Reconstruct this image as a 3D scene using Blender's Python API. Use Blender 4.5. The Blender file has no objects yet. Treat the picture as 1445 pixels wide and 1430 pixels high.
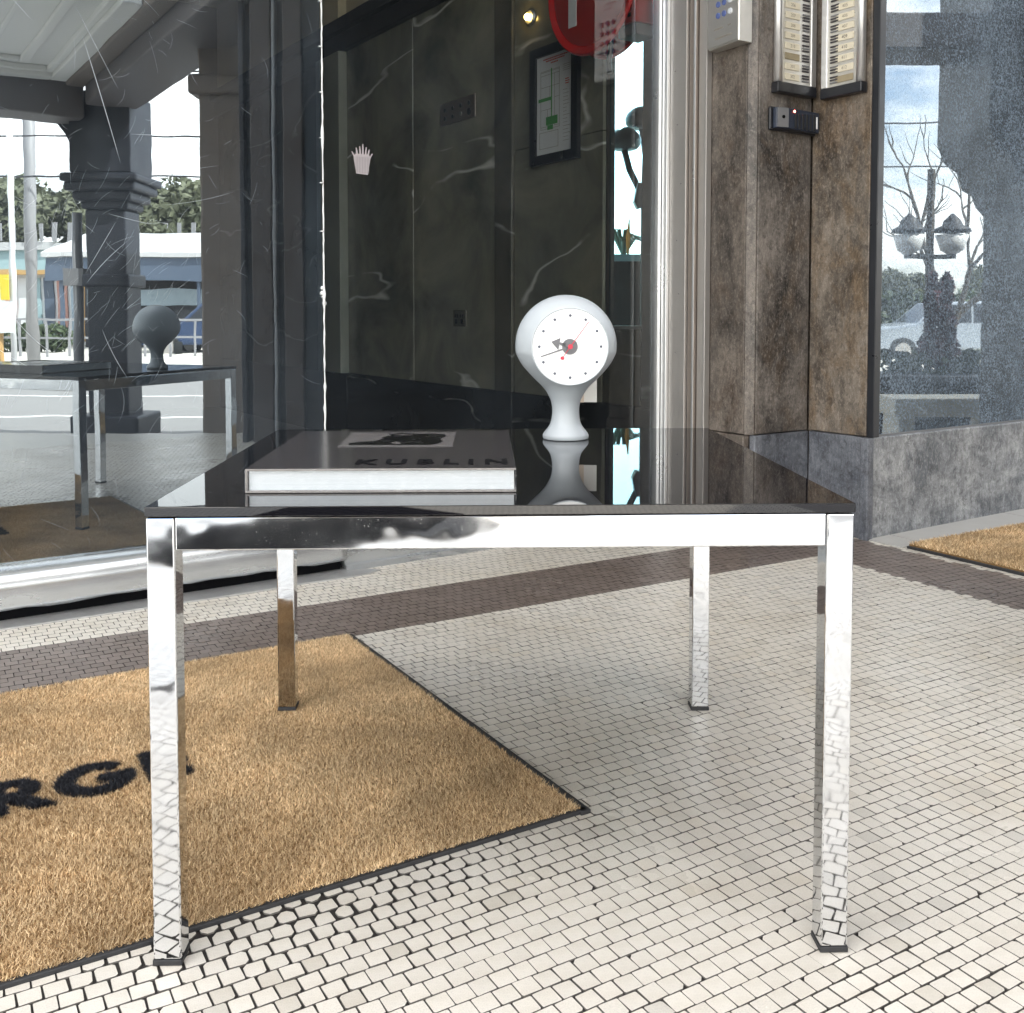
import bpy, bmesh, math, random
import numpy as np
from mathutils import Matrix, Vector
R = math.radians
random.seed(4)
rng = np.random.default_rng(7)
sc = bpy.context.scene
col = sc.collection

# ------------------------------------------------------------------ camera, sky, sun, exposure
cam_d = bpy.data.cameras.new("camera")
cam = bpy.data.objects.new("camera", cam_d)
col.objects.link(cam)
PIX = 1430.0
cam.location = (0, 0, 0.764)
cam.rotation_euler = (math.pi / 2 - math.atan(70 / PIX), 0, 0)
cam_d.sensor_width = 36.0
cam_d.lens = 36.0 * PIX / 1445.0
cam_d.shift_y = -(715 - 511) / 1445.0
cam_d.clip_start = 0.05
cam_d.clip_end = 900
sc.camera = cam

# the shop wall runs along A; B points out of the building. Floor mosaic is laid a few degrees off it.
TH = R(56.2)
AX = Vector((math.sin(TH), math.cos(TH), 0))
BX = Vector((math.cos(TH), -math.sin(TH), 0))
TF = R(59.5)
AF = Vector((math.sin(TF), math.cos(TF), 0))
BF = Vector((math.cos(TF), -math.sin(TF), 0))
ROT_W = math.pi / 2 - TH           # local x = along the shop wall, local y = into the building
ROT_B = -TH                        # local x = out of the building, local y = along the wall
ROT_F = math.pi / 2 - TF
def ab(a, b, z=0.0): return AX * a + BX * b + Vector((0, 0, z))
# street frame: s along the kerb, n out across the road
SX = AX * 0.831 - BX * 0.5563
NX = AX * 0.5563 + BX * 0.831
ORG = BX * -5.56
ROT_S = math.atan2(SX.y, SX.x)     # local x = s, local y = -n
def st(s, n, z=0.0): return ORG + SX * s + NX * n + Vector((0, 0, z))

SUN_EL = R(44)
to_sun = (AX * 0.54 - BX * 0.85).normalized() * math.cos(SUN_EL) + Vector((0, 0, math.sin(SUN_EL)))
sun_d = bpy.data.lights.new("sun", 'SUN')
sun_d.energy = 4.5
sun_d.angle = R(0.5)
sun_d.color = (1.0, 0.95, 0.86)
sun = bpy.data.objects.new("sun", sun_d)
sun.rotation_euler = to_sun.to_track_quat('Z', 'Y').to_euler()
sun.location = (0, 0, 30)
col.objects.link(sun)

w = bpy.data.worlds.new("World")
sc.world = w
w.use_nodes = True
nt = w.node_tree
for n_ in list(nt.nodes): nt.nodes.remove(n_)
wo = nt.nodes.new('ShaderNodeOutputWorld')
bg = nt.nodes.new('ShaderNodeBackground')
sky = nt.nodes.new('ShaderNodeTexSky')
sky.sky_type = 'NISHITA'
sky.sun_disc = False
sky.sun_elevation = SUN_EL
sky.sun_rotation = math.atan2(to_sun.x, to_sun.y)
sky.air_density = 1.0
sky.dust_density = 1.5
tc = nt.nodes.new('ShaderNodeTexCoord')
mp = nt.nodes.new('ShaderNodeMapping'); mp.inputs['Scale'].default_value = (1.0, 1.0, 3.2)
cn = nt.nodes.new('ShaderNodeTexNoise'); cn.inputs['Scale'].default_value = 2.4; cn.inputs['Detail'].default_value = 7; cn.inputs['Roughness'].default_value = 0.6
cr = nt.nodes.new('ShaderNodeValToRGB'); cr.color_ramp.elements[0].position = 0.36; cr.color_ramp.elements[1].position = 0.56
cm = nt.nodes.new('ShaderNodeMixRGB'); cm.blend_type = 'MIX'; cm.inputs['Color2'].default_value = (9.4, 9.1, 8.6, 1)
ml = nt.nodes.new('ShaderNodeMath'); ml.operation = 'MULTIPLY'; ml.inputs[1].default_value = 0.94
nt.links.new(tc.outputs['Generated'], mp.inputs['Vector'])
nt.links.new(mp.outputs['Vector'], cn.inputs['Vector'])
nt.links.new(cn.outputs['Fac'], cr.inputs['Fac'])
nt.links.new(cr.outputs['Color'], ml.inputs[0])
nt.links.new(ml.outputs[0], cm.inputs['Fac'])
nt.links.new(sky.outputs['Color'], cm.inputs['Color1'])
nt.links.new(cm.outputs['Color'], bg.inputs['Color'])
bg.inputs['Strength'].default_value = 0.15
nt.links.new(bg.outputs['Background'], wo.inputs['Surface'])

sc.view_settings.view_transform = 'Standard'
sc.view_settings.look = 'None'
sc.view_settings.exposure = 2.2
sc.view_settings.gamma = 1.0
sc.view_settings.use_curve_mapping = False
sc.render.engine = 'CYCLES'
sc.cycles.use_denoising = True
sc.cycles.max_bounces = 10
sc.cycles.glossy_bounces = 6
sc.cycles.transparent_max_bounces = 12
sc.cycles.sample_clamp_indirect = 6.0

# ------------------------------------------------------------------ mesh and object helpers
class MB:
    def __init__(s): s.v, s.f, s.m = [], [], []
    def add(s, vs, fs, mi=0):
        o = len(s.v)
        s.v.extend([tuple(p) for p in vs])
        s.f.extend([tuple(i + o for i in f) for f in fs])
        s.m.extend([mi] * len(fs))
        return s
    def box(s, x0, x1, y0, y1, z0, z1, mi=0):
        vs = [(x, y, z) for z in (z0, z1) for y in (y0, y1) for x in (x0, x1)]
        return s.add(vs, [(0, 2, 3, 1), (4, 5, 7, 6), (0, 1, 5, 4), (2, 6, 7, 3), (0, 4, 6, 2), (1, 3, 7, 5)], mi)
    def bar(s, p, q, wx, wz, mi=0):
        p, q = Vector(p), Vector(q); d = (q - p).normalized()
        up = Vector((0, 0, 1)) if abs(d.z) < 0.9 else Vector((0, 1, 0))
        x = d.cross(up).normalized() * wx / 2; y = x.cross(d).normalized() * wz / 2
        vs = [e + sx * x + sy * y for e in (p, q) for sx, sy in ((-1, -1), (1, -1), (1, 1), (-1, 1))]
        return s.add(vs, [(3, 2, 1, 0), (4, 5, 6, 7), (0, 1, 5, 4), (1, 2, 6, 5), (2, 3, 7, 6), (3, 0, 4, 7)], mi)
    def tube(s, pts, r, n=8, mi=0, cap=True):
        pts = [Vector(p) for p in pts]; k = len(pts)
        rs = r if isinstance(r, (list, tuple)) else [r] * k
        vs = []; prev = None
        for i, p in enumerate(pts):
            d = (pts[min(i + 1, k - 1)] - pts[max(i - 1, 0)]).normalized()
            if prev is None:
                up = Vector((0, 0, 1)) if abs(d.z) < 0.9 else Vector((1, 0, 0))
                x = d.cross(up).normalized()
            else:
                x = (prev - d * prev.dot(d)).normalized()
            prev = x; y = d.cross(x)
            vs += [p + (x * math.cos(t) + y * math.sin(t)) * rs[i] for t in [2 * math.pi * j / n for j in range(n)]]
        fs = [(i * n + j, i * n + (j + 1) % n, (i + 1) * n + (j + 1) % n, (i + 1) * n + j) for i in range(k - 1) for j in range(n)]
        if cap: fs += [tuple(range(n))[::-1], tuple((k - 1) * n + j for j in range(n))]
        return s.add(vs, fs, mi)
    def lathe(s, prof, n=48, c=(0, 0, 0), axis='z', mi=0):
        # prof: (height, radius); axis z, x or y
        vs = []
        for h, r in prof:
            for j in range(n):
                t = 2 * math.pi * j / n; p, q = r * math.cos(t), r * math.sin(t)
                vs.append({'z': (c[0] + p, c[1] + q, c[2] + h), 'y': (c[0] + q, c[1] + h, c[2] + p), 'x': (c[0] + h, c[1] + p, c[2] + q)}[axis])
        k = len(prof)
        fs = [(i * n + j, i * n + (j + 1) % n, (i + 1) * n + (j + 1) % n, (i + 1) * n + j) for i in range(k - 1) for j in range(n)]
        fs += [tuple(range(n))[::-1], tuple((k - 1) * n + j for j in range(n))]
        return s.add(vs, fs, mi)
    def prism(s, poly, lo, hi, plane='xy', mi=0):
        k = len(poly)
        def P(x, y, h): return {'xy': (x, y, h), 'xz': (x, h, y), 'yz': (h, x, y)}[plane]
        vs = [P(x, y, lo) for x, y in poly] + [P(x, y, hi) for x, y in poly]
        fs = [tuple(range(k))[::-1], tuple(range(k, 2 * k))] + [(i, (i + 1) % k, k + (i + 1) % k, k + i) for i in range(k)]
        return s.add(vs, fs, mi)
    recalc = True
    def mesh(s, name, mats, smooth=False):
        me = bpy.data.meshes.new(name)
        me.from_pydata(s.v, [], s.f)
        for m in (mats if isinstance(mats, (list, tuple)) else [mats]): me.materials.append(m)
        if len(me.materials) > 1: me.polygons.foreach_set('material_index', s.m)
        if s.recalc:
            bm = bmesh.new(); bm.from_mesh(me); bmesh.ops.recalc_face_normals(bm, faces=bm.faces); bm.to_mesh(me); bm.free()
        if smooth: me.polygons.foreach_set('use_smooth', [True] * len(me.polygons))
        return me
    def build(s, name, mats, parent=None, smooth=False, bevel=0, seg=2, loc=None, rot=0):
        o = bpy.data.objects.new(name, s.mesh(name, mats, smooth))
        return put(o, parent, bevel, seg, loc, rot)

def put(o, parent=None, bevel=0, seg=2, loc=None, rot=0):
    col.objects.link(o)
    if parent: o.parent = parent
    if loc is not None: o.location = loc
    if rot: o.rotation_euler = (0, 0, rot)
    if bevel:
        b = o.modifiers.new('bevel', 'BEVEL'); b.width = bevel; b.segments = seg; b.limit_method = 'ANGLE'
        b.angle_limit = R(40); b.harden_normals = False
    return o

def tag(o, label=None, cat=None, group=None, kind=None):
    if label: o['label'] = label
    if cat: o['category'] = cat
    if group: o['group'] = group
    if kind: o['kind'] = kind
    return o

def thing(name, label, cat, loc=(0, 0, 0), rot=0, group=None):
    o = bpy.data.objects.new(name, None); col.objects.link(o)
    o.empty_display_size = 0.1
    o.location = loc; o.rotation_euler = (0, 0, rot)
    return tag(o, label, cat, group)

def np_mesh(name, verts, faces, mat, tint=None, smooth=False):
    """faces: int array m x k (all the same size); tint: m x 3 colours, stored per face corner"""
    me = bpy.data.meshes.new(name)
    m, k = faces.shape
    me.vertices.add(len(verts)); me.vertices.foreach_set('co', np.asarray(verts, np.float32).ravel())
    me.loops.add(m * k); me.loops.foreach_set('vertex_index', faces.astype(np.int32).ravel())
    me.polygons.add(m); me.polygons.foreach_set('loop_start', np.arange(0, m * k, k, dtype=np.int32))
    if tint is not None:
        at = me.attributes.new('tint', 'FLOAT_COLOR', 'CORNER')
        c = np.ones((m, k, 4), np.float32); c[:, :, :3] = tint[:, None, :]
        at.data.foreach_set('color', c.ravel())
    me.materials.append(mat)
    me.update(calc_edges=True)
    me.polygons.foreach_set('use_smooth', [bool(smooth)] * m)
    return me

FONT = None
def text(name, body, size, mat, parent, loc, face='-y', depth=0.0004, mirror=False, spin=0.0, align='CENTER', bold=0.0):
    cu = bpy.data.curves.new(name, 'FONT')
    cu.body = body; cu.size = size; cu.extrude = depth; cu.align_x = align; cu.align_y = 'CENTER'; cu.resolution_u = 3; cu.offset = bold
    tmp = bpy.data.objects.new(name, cu); col.objects.link(tmp)
    dg = bpy.context.evaluated_depsgraph_get()
    me = bpy.data.meshes.new_from_object(tmp.evaluated_get(dg))
    bpy.data.objects.remove(tmp)
    M = Matrix.Rotation(spin, 4, 'Z')
    if mirror: M = Matrix.Scale(-1, 4, (1, 0, 0)) @ M
    if face == '-y': M = Matrix.Rotation(math.pi / 2, 4, 'X') @ M
    me.transform(M)
    me.materials.clear(); me.materials.append(mat)
    o = bpy.data.objects.new(name, me)
    return put(o, parent, loc=loc)

# ------------------------------------------------------------------ materials
class NT:
    def __init__(s, name):
        s.mat = bpy.data.materials.new(name); s.mat.use_nodes = True
        s.t = s.mat.node_tree
        for n in list(s.t.nodes): s.t.nodes.remove(n)
        s.out = s.n('ShaderNodeOutputMaterial')
    def n(s, kind, **kw):
        x = s.t.nodes.new(kind)
        for k, v in kw.items():
            if k.startswith('_'): setattr(x, k[1:], v)
            else: x.inputs[k].default_value = v
        return x
    def l(s, a, b): s.t.links.new(a, b)
    def coords(s, scale=(1, 1, 1), obj=True, rot=(0, 0, 0)):
        tc = s.n('ShaderNodeTexCoord'); mp = s.n('ShaderNodeMapping', Scale=scale, Rotation=rot)
        s.l(tc.outputs['Object' if obj else 'Generated'], mp.inputs['Vector']); return mp.outputs['Vector']
    def noise(s, vec, scale, detail=4, rough=0.55, dist=0.0):
        x = s.n('ShaderNodeTexNoise', Scale=scale, Detail=detail, Roughness=rough, Distortion=dist)
        s.l(vec, x.inputs['Vector']); return x.outputs['Fac']
    def ramp(s, fac, stops):
        x = s.n('ShaderNodeValToRGB'); e = x.color_ramp.elements
        while len(e) < len(stops): e.new(0.5)
        for i, (p, c) in enumerate(stops):
            e[i].position = p; e[i].color = (c, c, c, 1) if not isinstance(c, tuple) else (*c, 1)
        s.l(fac, x.inputs['Fac']); return x.outputs['Color']
    def mix(s, fac, a, b, mode='MIX'):
        x = s.n('ShaderNodeMixRGB', _blend_type=mode)
        for v, k in ((fac, 'Fac'), (a, 'Color1'), (b, 'Color2')):
            if isinstance(v, (int, float)): x.inputs[k].default_value = v
            elif isinstance(v, tuple): x.inputs[k].default_value = (*v, 1)
            else: s.l(v, x.inputs[k])
        return x.outputs['Color']
    def math(s, op, a, b=0.0):
        x = s.n('ShaderNodeMath', _operation=op)
        for i, v in enumerate((a, b)):
            if isinstance(v, (int, float)): x.inputs[i].default_value = v
            else: s.l(v, x.inputs[i])
        return x.outputs[0]
    def bump(s, h, strength=0.3, dist=0.002):
        x = s.n('ShaderNodeBump', Strength=strength, Distance=dist); s.l(h, x.inputs['Height']); return x.outputs['Normal']
    def bsdf(s, color=(0.5, 0.5, 0.5), rough=0.5, metal=0.0, normal=None, **kw):
        b = s.n('ShaderNodeBsdfPrincipled')
        for v, k in ((color, 'Base Color'), (rough, 'Roughness'), (metal, 'Metallic')):
            if isinstance(v, (int, float)): b.inputs[k].default_value = v
            elif isinstance(v, tuple): b.inputs[k].default_value = (*v, 1)
            else: s.l(v, b.inputs[k])
        for k, v in kw.items(): b.inputs[k.replace('_', ' ')].default_value = v
        if normal is not None: s.l(normal, b.inputs['Normal'])
        return b
    def done(s, sh): s.l(sh, s.out.inputs['Surface']); return s.mat

def plain(name, c, rough=0.5, metal=0.0, var=0.12, scale=9.0, bump=0.0, bscale=None, stretch=(1, 1, 1), **kw):
    """a solid colour with gentle mottling, optional relief"""
    t = NT(name); v = t.coords(stretch)
    f = t.noise(v, scale, 5)
    d = tuple(max(0, x * (1 - var)) for x in c); e = tuple(min(1, x * (1 + var)) for x in c)
    colr = t.mix(f, d, e)
    nrm = t.bump(t.noise(v, bscale or scale * 6, 4), bump) if bump else None
    r = t.ramp(f, [(0.3, max(0.0, rough - 0.06)), (0.7, min(1, rough + 0.06))])
    return t.done(t.bsdf(colr, r, metal, nrm, **kw).outputs[0])

M = {}
def chrome(name, pit, rough=0.035):
    t = NT(name); v = t.coords()
    n1 = t.noise(v, 5, 4); n2 = t.noise(v, 900, 2); n3 = t.noise(v, 14, 5)
    r = t.ramp(n3, [(0.40, rough), (0.80, rough + 0.05)])
    nb = t.bump(t.noise(v, 5.0, 3), 0.15, 0.012)
    pits = t.math('MULTIPLY', t.ramp(t.noise(v, 420, 2, 0.7), [(0.66, 0.0), (0.74, 1.0)]), t.ramp(t.noise(v, 9, 3), [(0.45, 0.0), (0.6, pit)]))
    c = t.mix(pits, (0.70, 0.715, 0.735), (0.26, 0.21, 0.18))
    r2 = t.mix(pits, r, (0.5, 0.5, 0.5))
    return t.done(t.bsdf(c, r2, 1.0, nb).outputs[0])
M['chrome'] = chrome('polished_chrome', 0.35)
M['chrome_old'] = chrome('pitted_chrome', 0.9, 0.03)
t = NT('black_glass'); v = t.coords()
sm = t.ramp(t.noise(v, 3.0, 5, 0.6), [(0.3, 0.0), (0.8, 0.035)])
M['black_glass'] = t.done(t.bsdf((0.006, 0.006, 0.008), sm, 0.0, None, IOR=1.62).outputs[0])
M['rubber'] = plain('black_rubber', (0.02, 0.02, 0.022), 0.6, bump=0.2)
M['clock_grey'] = plain('satin_pale_grey', (0.40, 0.43, 0.455), 0.36, var=0.02, scale=4, bump=0.015, bscale=160)
M['dial_white'] = plain('dial_white', (0.86, 0.86, 0.85), 0.45, var=0.01)
M['hand_grey'] = plain('hand_grey', (0.13, 0.13, 0.14), 0.5, var=0.03)
M['hand_red'] = plain('hand_red', (0.50, 0.02, 0.05), 0.4, var=0.03)
M['dot'] = plain('dot_slate', (0.09, 0.10, 0.13), 0.5, var=0.05)
M['matt_ink'] = plain('matt_ink', (0.003, 0.003, 0.004), 0.8, var=0.1, Specular_IOR_Level=0.1)
M['card'] = plain('white_card', (0.78, 0.76, 0.72), 0.7, var=0.03)
M['card_beige'] = plain('beige_card', (0.66, 0.55, 0.45), 0.7, var=0.03)
t = NT('book_cover'); v = t.coords()
crk = t.noise(v, 26, 6, 0.7, 1.5)
M['book_cover'] = t.done(t.bsdf(t.mix(t.noise(v, 60, 4), (0.042, 0.039, 0.041), (0.056, 0.052, 0.054)), 0.13, 0.0, t.bump(crk, 0.04, 0.004), IOR=1.45).outputs[0])
M['book_board'] = plain('book_board', (0.20, 0.185, 0.175), 0.25, var=0.05, bump=0.05, bscale=60)
M['cover_photo'] = plain('cover_photo_paper', (0.15, 0.14, 0.14), 0.16, var=0.08, scale=14)
M['cover_dark'] = plain('cover_ink', (0.004, 0.004, 0.005), 0.25, var=0.5, scale=30)
t = NT('page_edges'); v = t.coords((1, 1, 1))
ln = t.noise(t.coords((1.2, 1.2, 700)), 1.0, 3)
M['pages'] = t.done(t.bsdf(t.mix(ln, (0.42, 0.46, 0.49), (0.62, 0.66, 0.69)), 0.28, 0.0, t.bump(t.noise(v, 90, 3), 0.12, 0.002), Coat_Weight=0.8, Coat_Roughness=0.12).outputs[0])
t = NT('clear_wrap'); v = t.coords()
gl = t.n('ShaderNodeBsdfGlossy', Roughness=0.12); t.l(t.bump(t.noise(v, 60, 5, 0.7, 2.0), 1.0, 0.01), gl.inputs['Normal'])
tr = t.n('ShaderNodeBsdfTransparent'); mx = t.n('ShaderNodeMixShader', Fac=0.13)
t.l(tr.outputs[0], mx.inputs[1]); t.l(gl.outputs[0], mx.inputs[2]); M['wrap'] = t.done(mx.outputs[0])

# floor mosaic: colour comes from each tile's own tint
def tile_mat(name, rough):
    t = NT(name); v = t.coords()
    at = t.n('ShaderNodeAttribute', _attribute_name='tint')
    sp = t.ramp(t.noise(v, 520, 3, 0.7), [(0.30, 0.80), (0.55, 1.0)])
    st_ = t.ramp(t.noise(v, 2.6, 7, 0.68), [(0.30, (0.80, 0.77, 0.72)), (0.50, (0.97, 0.96, 0.94)), (0.66, (1.0, 1.0, 1.0))])
    c = t.mix(1.0, t.mix(1.0, at.outputs['Color'], sp, 'MULTIPLY'), st_, 'MULTIPLY')
    r = t.ramp(t.noise(v, 3.0, 5), [(0.3, rough - 0.10), (0.75, rough + 0.12)])
    return t.done(t.bsdf(c, r, 0.0, t.bump(t.noise(v, 330, 3), 0.10, 0.001)).outputs[0])
M['tile'] = tile_mat('unglazed_mosaic', 0.33)
M['grout'] = plain('dark_grout', (0.022, 0.018, 0.016), 0.85, var=0.5, scale=60, bump=0.4)
def brick_sheet(name, c1, c2, grout, size, rough=0.45):
    t = NT(name); v = t.coords()
    b = t.n('ShaderNodeTexBrick', _offset=0.5, Scale=1.0, **{'Mortar Size': 0.0013, 'Brick Width': size, 'Row Height': size})
    b.inputs['Color1'].default_value = (*c1, 1); b.inputs['Color2'].default_value = (*c2, 1); b.inputs['Mortar'].default_value = (*grout, 1)
    t.l(v, b.inputs['Vector'])
    c = t.mix(1.0, b.outputs['Color'], t.ramp(t.noise(v, 2.2, 5), [(0.3, 0.84), (0.62, 1.0)]), 'MULTIPLY')
    return t.done(t.bsdf(c, rough).outputs[0])
M['mosaic_far'] = brick_sheet('mosaic_beyond', (0.60, 0.575, 0.52), (0.55, 0.53, 0.48), (0.05, 0.04, 0.035), 0.0268, 0.33)
# coir
t = NT('coir_fibre')
at = t.n('ShaderNodeAttribute', _attribute_name='tint')
M['coir'] = t.done(t.bsdf(at.outputs['Color'], 0.62).outputs[0])
M['coir_base'] = plain('coir_base', (0.24, 0.14, 0.055), 0.9, var=0.4, scale=240, bump=0.8)
M['ink_fibre'] = plain('black_fibre', (0.010, 0.011, 0.016), 0.7, var=0.5, scale=300)

# metals and stone of the shop front
def brushed(name, c, rough, stretch, bump=0.08, worn=0.25):
    t = NT(name); v = t.coords(stretch); u = t.coords()
    f = t.noise(v, 30, 4); g = t.noise(u, 5, 5, 0.65)
    cc = t.mix(f, tuple(x * 0.88 for x in c), c)
    cc = t.mix(t.math('MULTIPLY', t.ramp(g, [(0.48, 0.0), (0.72, 1.0)]), worn), cc, tuple(x * 0.55 for x in c))
    r = t.ramp(g, [(0.3, rough), (0.75, rough + 0.18)])
    return t.done(t.bsdf(cc, r, 0.85, t.bump(f, bump, 0.001)).outputs[0])
M['alu'] = brushed('brushed_aluminium', (0.50, 0.475, 0.45), 0.42, (1, 1, 0.02), bump=0.03, worn=0.12)
M['alu_brown'] = brushed('bronze_aluminium', (0.38, 0.33, 0.295), 0.4, (1, 1, 0.02), bump=0.03, worn=0.12)
M['alu_bright'] = brushed('bright_aluminium', (0.80, 0.80, 0.80), 0.25, (1, 1, 0.03), bump=0.02, worn=0.05)
t = NT('worn_silver_paint'); v = t.coords((0.35, 1, 2.2)); g = t.noise(v, 7, 6, 0.65)
sc_ = t.ramp(t.noise(t.coords((1, 1, 3)), 42, 5, 0.75), [(0.63, 0.0), (0.68, 1.0)])
cc = t.mix(t.math('MULTIPLY', sc_, 0.35), t.mix(g, (0.42, 0.44, 0.46), (0.68, 0.70, 0.71)), (0.26, 0.24, 0.22))
M['silver'] = t.done(t.bsdf(cc, t.ramp(g, [(0.3, 0.16), (0.7, 0.34)]), 0.8, t.bump(t.noise(v, 12, 4), 0.16, 0.004)).outputs[0])
t = NT('lead_flashing'); v = t.coords(); g = t.noise(v, 9, 6, 0.65)
M['flash'] = t.done(t.bsdf(t.mix(g, (0.30, 0.30, 0.31), (0.68, 0.68, 0.67)), 0.34, 0.6, t.bump(t.noise(v, 30, 5), 0.5, 0.006)).outputs[0])
M['black'] = plain('dark_void', (0.006, 0.006, 0.007), 0.9, var=0.3, Specular_IOR_Level=0.05)

def stone(name, c1, c2, c3, rough=0.32, streak=(1, 1, 0.62), amt3=0.8, speck=0.5, gold=0.5):
    t = NT(name); v = t.coords(streak); u = t.coords()
    f = t.noise(v, 4.2, 9, 0.70, 0.5); g = t.noise(v, 9, 8, 0.68, 0.8); h = t.noise(t.coords((1, 1, 0.6)), 120, 5, 0.75); k = t.noise(u, 300, 2, 0.7)
    c = t.mix(t.ramp(f, [(0.40, 0.0), (0.60, 1.0)]), c1, c2)
    c = t.mix(t.math('MULTIPLY', t.ramp(g, [(gold, 0.0), (gold + 0.16, 1.0)]), amt3), c, c3)
    c = t.mix(t.math('MULTIPLY', t.ramp(h, [(0.50, 0.0), (0.78, 1.0)]), speck), c, tuple(min(1, x * 2.2 + 0.05) for x in c2))
    m5 = t.noise(t.coords((1, 1, 0.7)), 48, 8, 0.82, 0.6)
    c = t.mix(1.0, c, t.ramp(m5, [(0.36, 0.42), (0.50, 0.95), (0.66, 1.0)]), 'MULTIPLY')
    c = t.mix(t.ramp(m5, [(0.60, 0.0), (0.74, 0.55)]), c, tuple(min(1, x * 1.7 + 0.04) for x in c2))
    c = t.mix(t.ramp(k, [(0.25, 0.35), (0.5, 0.0)]), c, (0.02, 0.018, 0.016))
    st2 = t.noise(t.coords((1, 1, 0.18)), 38, 5, 0.75)
    c = t.mix(1.0, c, t.ramp(st2, [(0.38, 0.72), (0.60, 1.0)]), 'MULTIPLY')
    r = t.ramp(f, [(0.3, rough), (0.7, rough + 0.16)])
    return t.done(t.bsdf(c, r, 0.0, t.bump(t.mix(0.5, h, g), 0.35, 0.003)).outputs[0])
M['stone_grey'] = stone('sooty_grey_stone', (0.042, 0.037, 0.034), (0.25, 0.22, 0.195), (0.12, 0.088, 0.062))
M['stone_brown'] = stone('brown_stained_stone', (0.050, 0.039, 0.031), (0.26, 0.22, 0.18), (0.165, 0.112, 0.066), gold=0.46)
M['stone_dark'] = stone('dark_streaked_stone', (0.032, 0.027, 0.024), (0.185, 0.155, 0.13), (0.085, 0.06, 0.043))
M['stone_blue'] = stone('blue_grey_plinth_stone', (0.062, 0.068, 0.085), (0.19, 0.20, 0.225), (0.10, 0.10, 0.115), 0.34, (1, 1, 1), 0.7, 0.45)
M['stone_pale'] = stone('pale_grey_plinth_stone', (0.13, 0.14, 0.155), (0.40, 0.405, 0.41), (0.08, 0.085, 0.10), 0.45, (1, 1, 1.3), 0.75, 0.4)
M['threshold'] = plain('threshold_stone', (0.36, 0.35, 0.33), 0.6, var=0.15, scale=14, bump=0.15)

def marble(name, c1, c2, vein):
    t = NT(name); v = t.coords((0.55, 1.0, 2.0)); u = t.coords()
    f = t.noise(u, 1.9, 8, 0.62, 0.6)
    c = t.mix(t.ramp(f, [(0.32, 0.0), (0.68, 1.0)]), c1, c2)
    oi = t.n('ShaderNodeObjectInfo')
    sh = t.n('ShaderNodeVectorMath', _operation='ADD'); cmb = t.n('ShaderNodeCombineXYZ')
    t.l(t.math('MULTIPLY', oi.outputs['Random'], 17.0), cmb.inputs[2]); t.l(t.math('MULTIPLY', oi.outputs['Random'], 9.0), cmb.inputs[0])
    t.l(v, sh.inputs[0]); t.l(cmb.outputs[0], sh.inputs[1])
    rt = t.n('ShaderNodeMapping', Rotation=(0.0, 0.45, 0.0)); t.l(sh.outputs[0], rt.inputs['Vector'])
    n1 = t.noise(rt.outputs['Vector'], 0.95, 4, 0.42, 0.25)
    line = t.ramp(t.math('ABSOLUTE', t.math('SUBTRACT', n1, 0.5)), [(0.0, 1.0), (0.0030, 0.7), (0.0065, 0.0)])
    mask = t.ramp(t.noise(sh.outputs[0], 2.2, 3), [(0.47, 0.0), (0.56, 1.0)])
    c = t.mix(t.math('MULTIPLY', t.math('MULTIPLY', line, mask), vein), c, (0.72, 0.70, 0.64))
    cl = t.ramp(t.noise(sh.outputs[0], 16, 4, 0.7), [(0.70, 0.0), (0.76, 0.35)])
    c = t.mix(cl, c, (0.26, 0.25, 0.22))
    return t.done(t.bsdf(c, 0.16, 0.0, None).outputs[0])
M['marble'] = marble('dark_veined_marble', (0.10, 0.105, 0.088), (0.31, 0.29, 0.225), 1.0)
M['marble_strip'] = marble('dark_marble_strip', (0.045, 0.045, 0.037), (0.14, 0.128, 0.10), 0.6)
M['marble_grey'] = plain('grey_green_pilaster', (0.28, 0.29, 0.25), 0.4, var=0.25, scale=6)
M['marble_plinth'] = marble('black_marble_plinth', (0.010, 0.011, 0.014), (0.040, 0.040, 0.042), 0.4)
M['cornice'] = plain('dark_timber_cornice', (0.018, 0.016, 0.016), 0.5, var=0.3)
M['cream_wall'] = plain('cream_plaster', (0.55, 0.48, 0.34), 0.85, var=0.08)
M['lobby_dark'] = plain('lobby_dark_paint', (0.05, 0.045, 0.042), 0.7, var=0.2)
M['lobby_floor'] = plain('lobby_floor', (0.16, 0.15, 0.14), 0.8, var=0.3)

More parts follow.
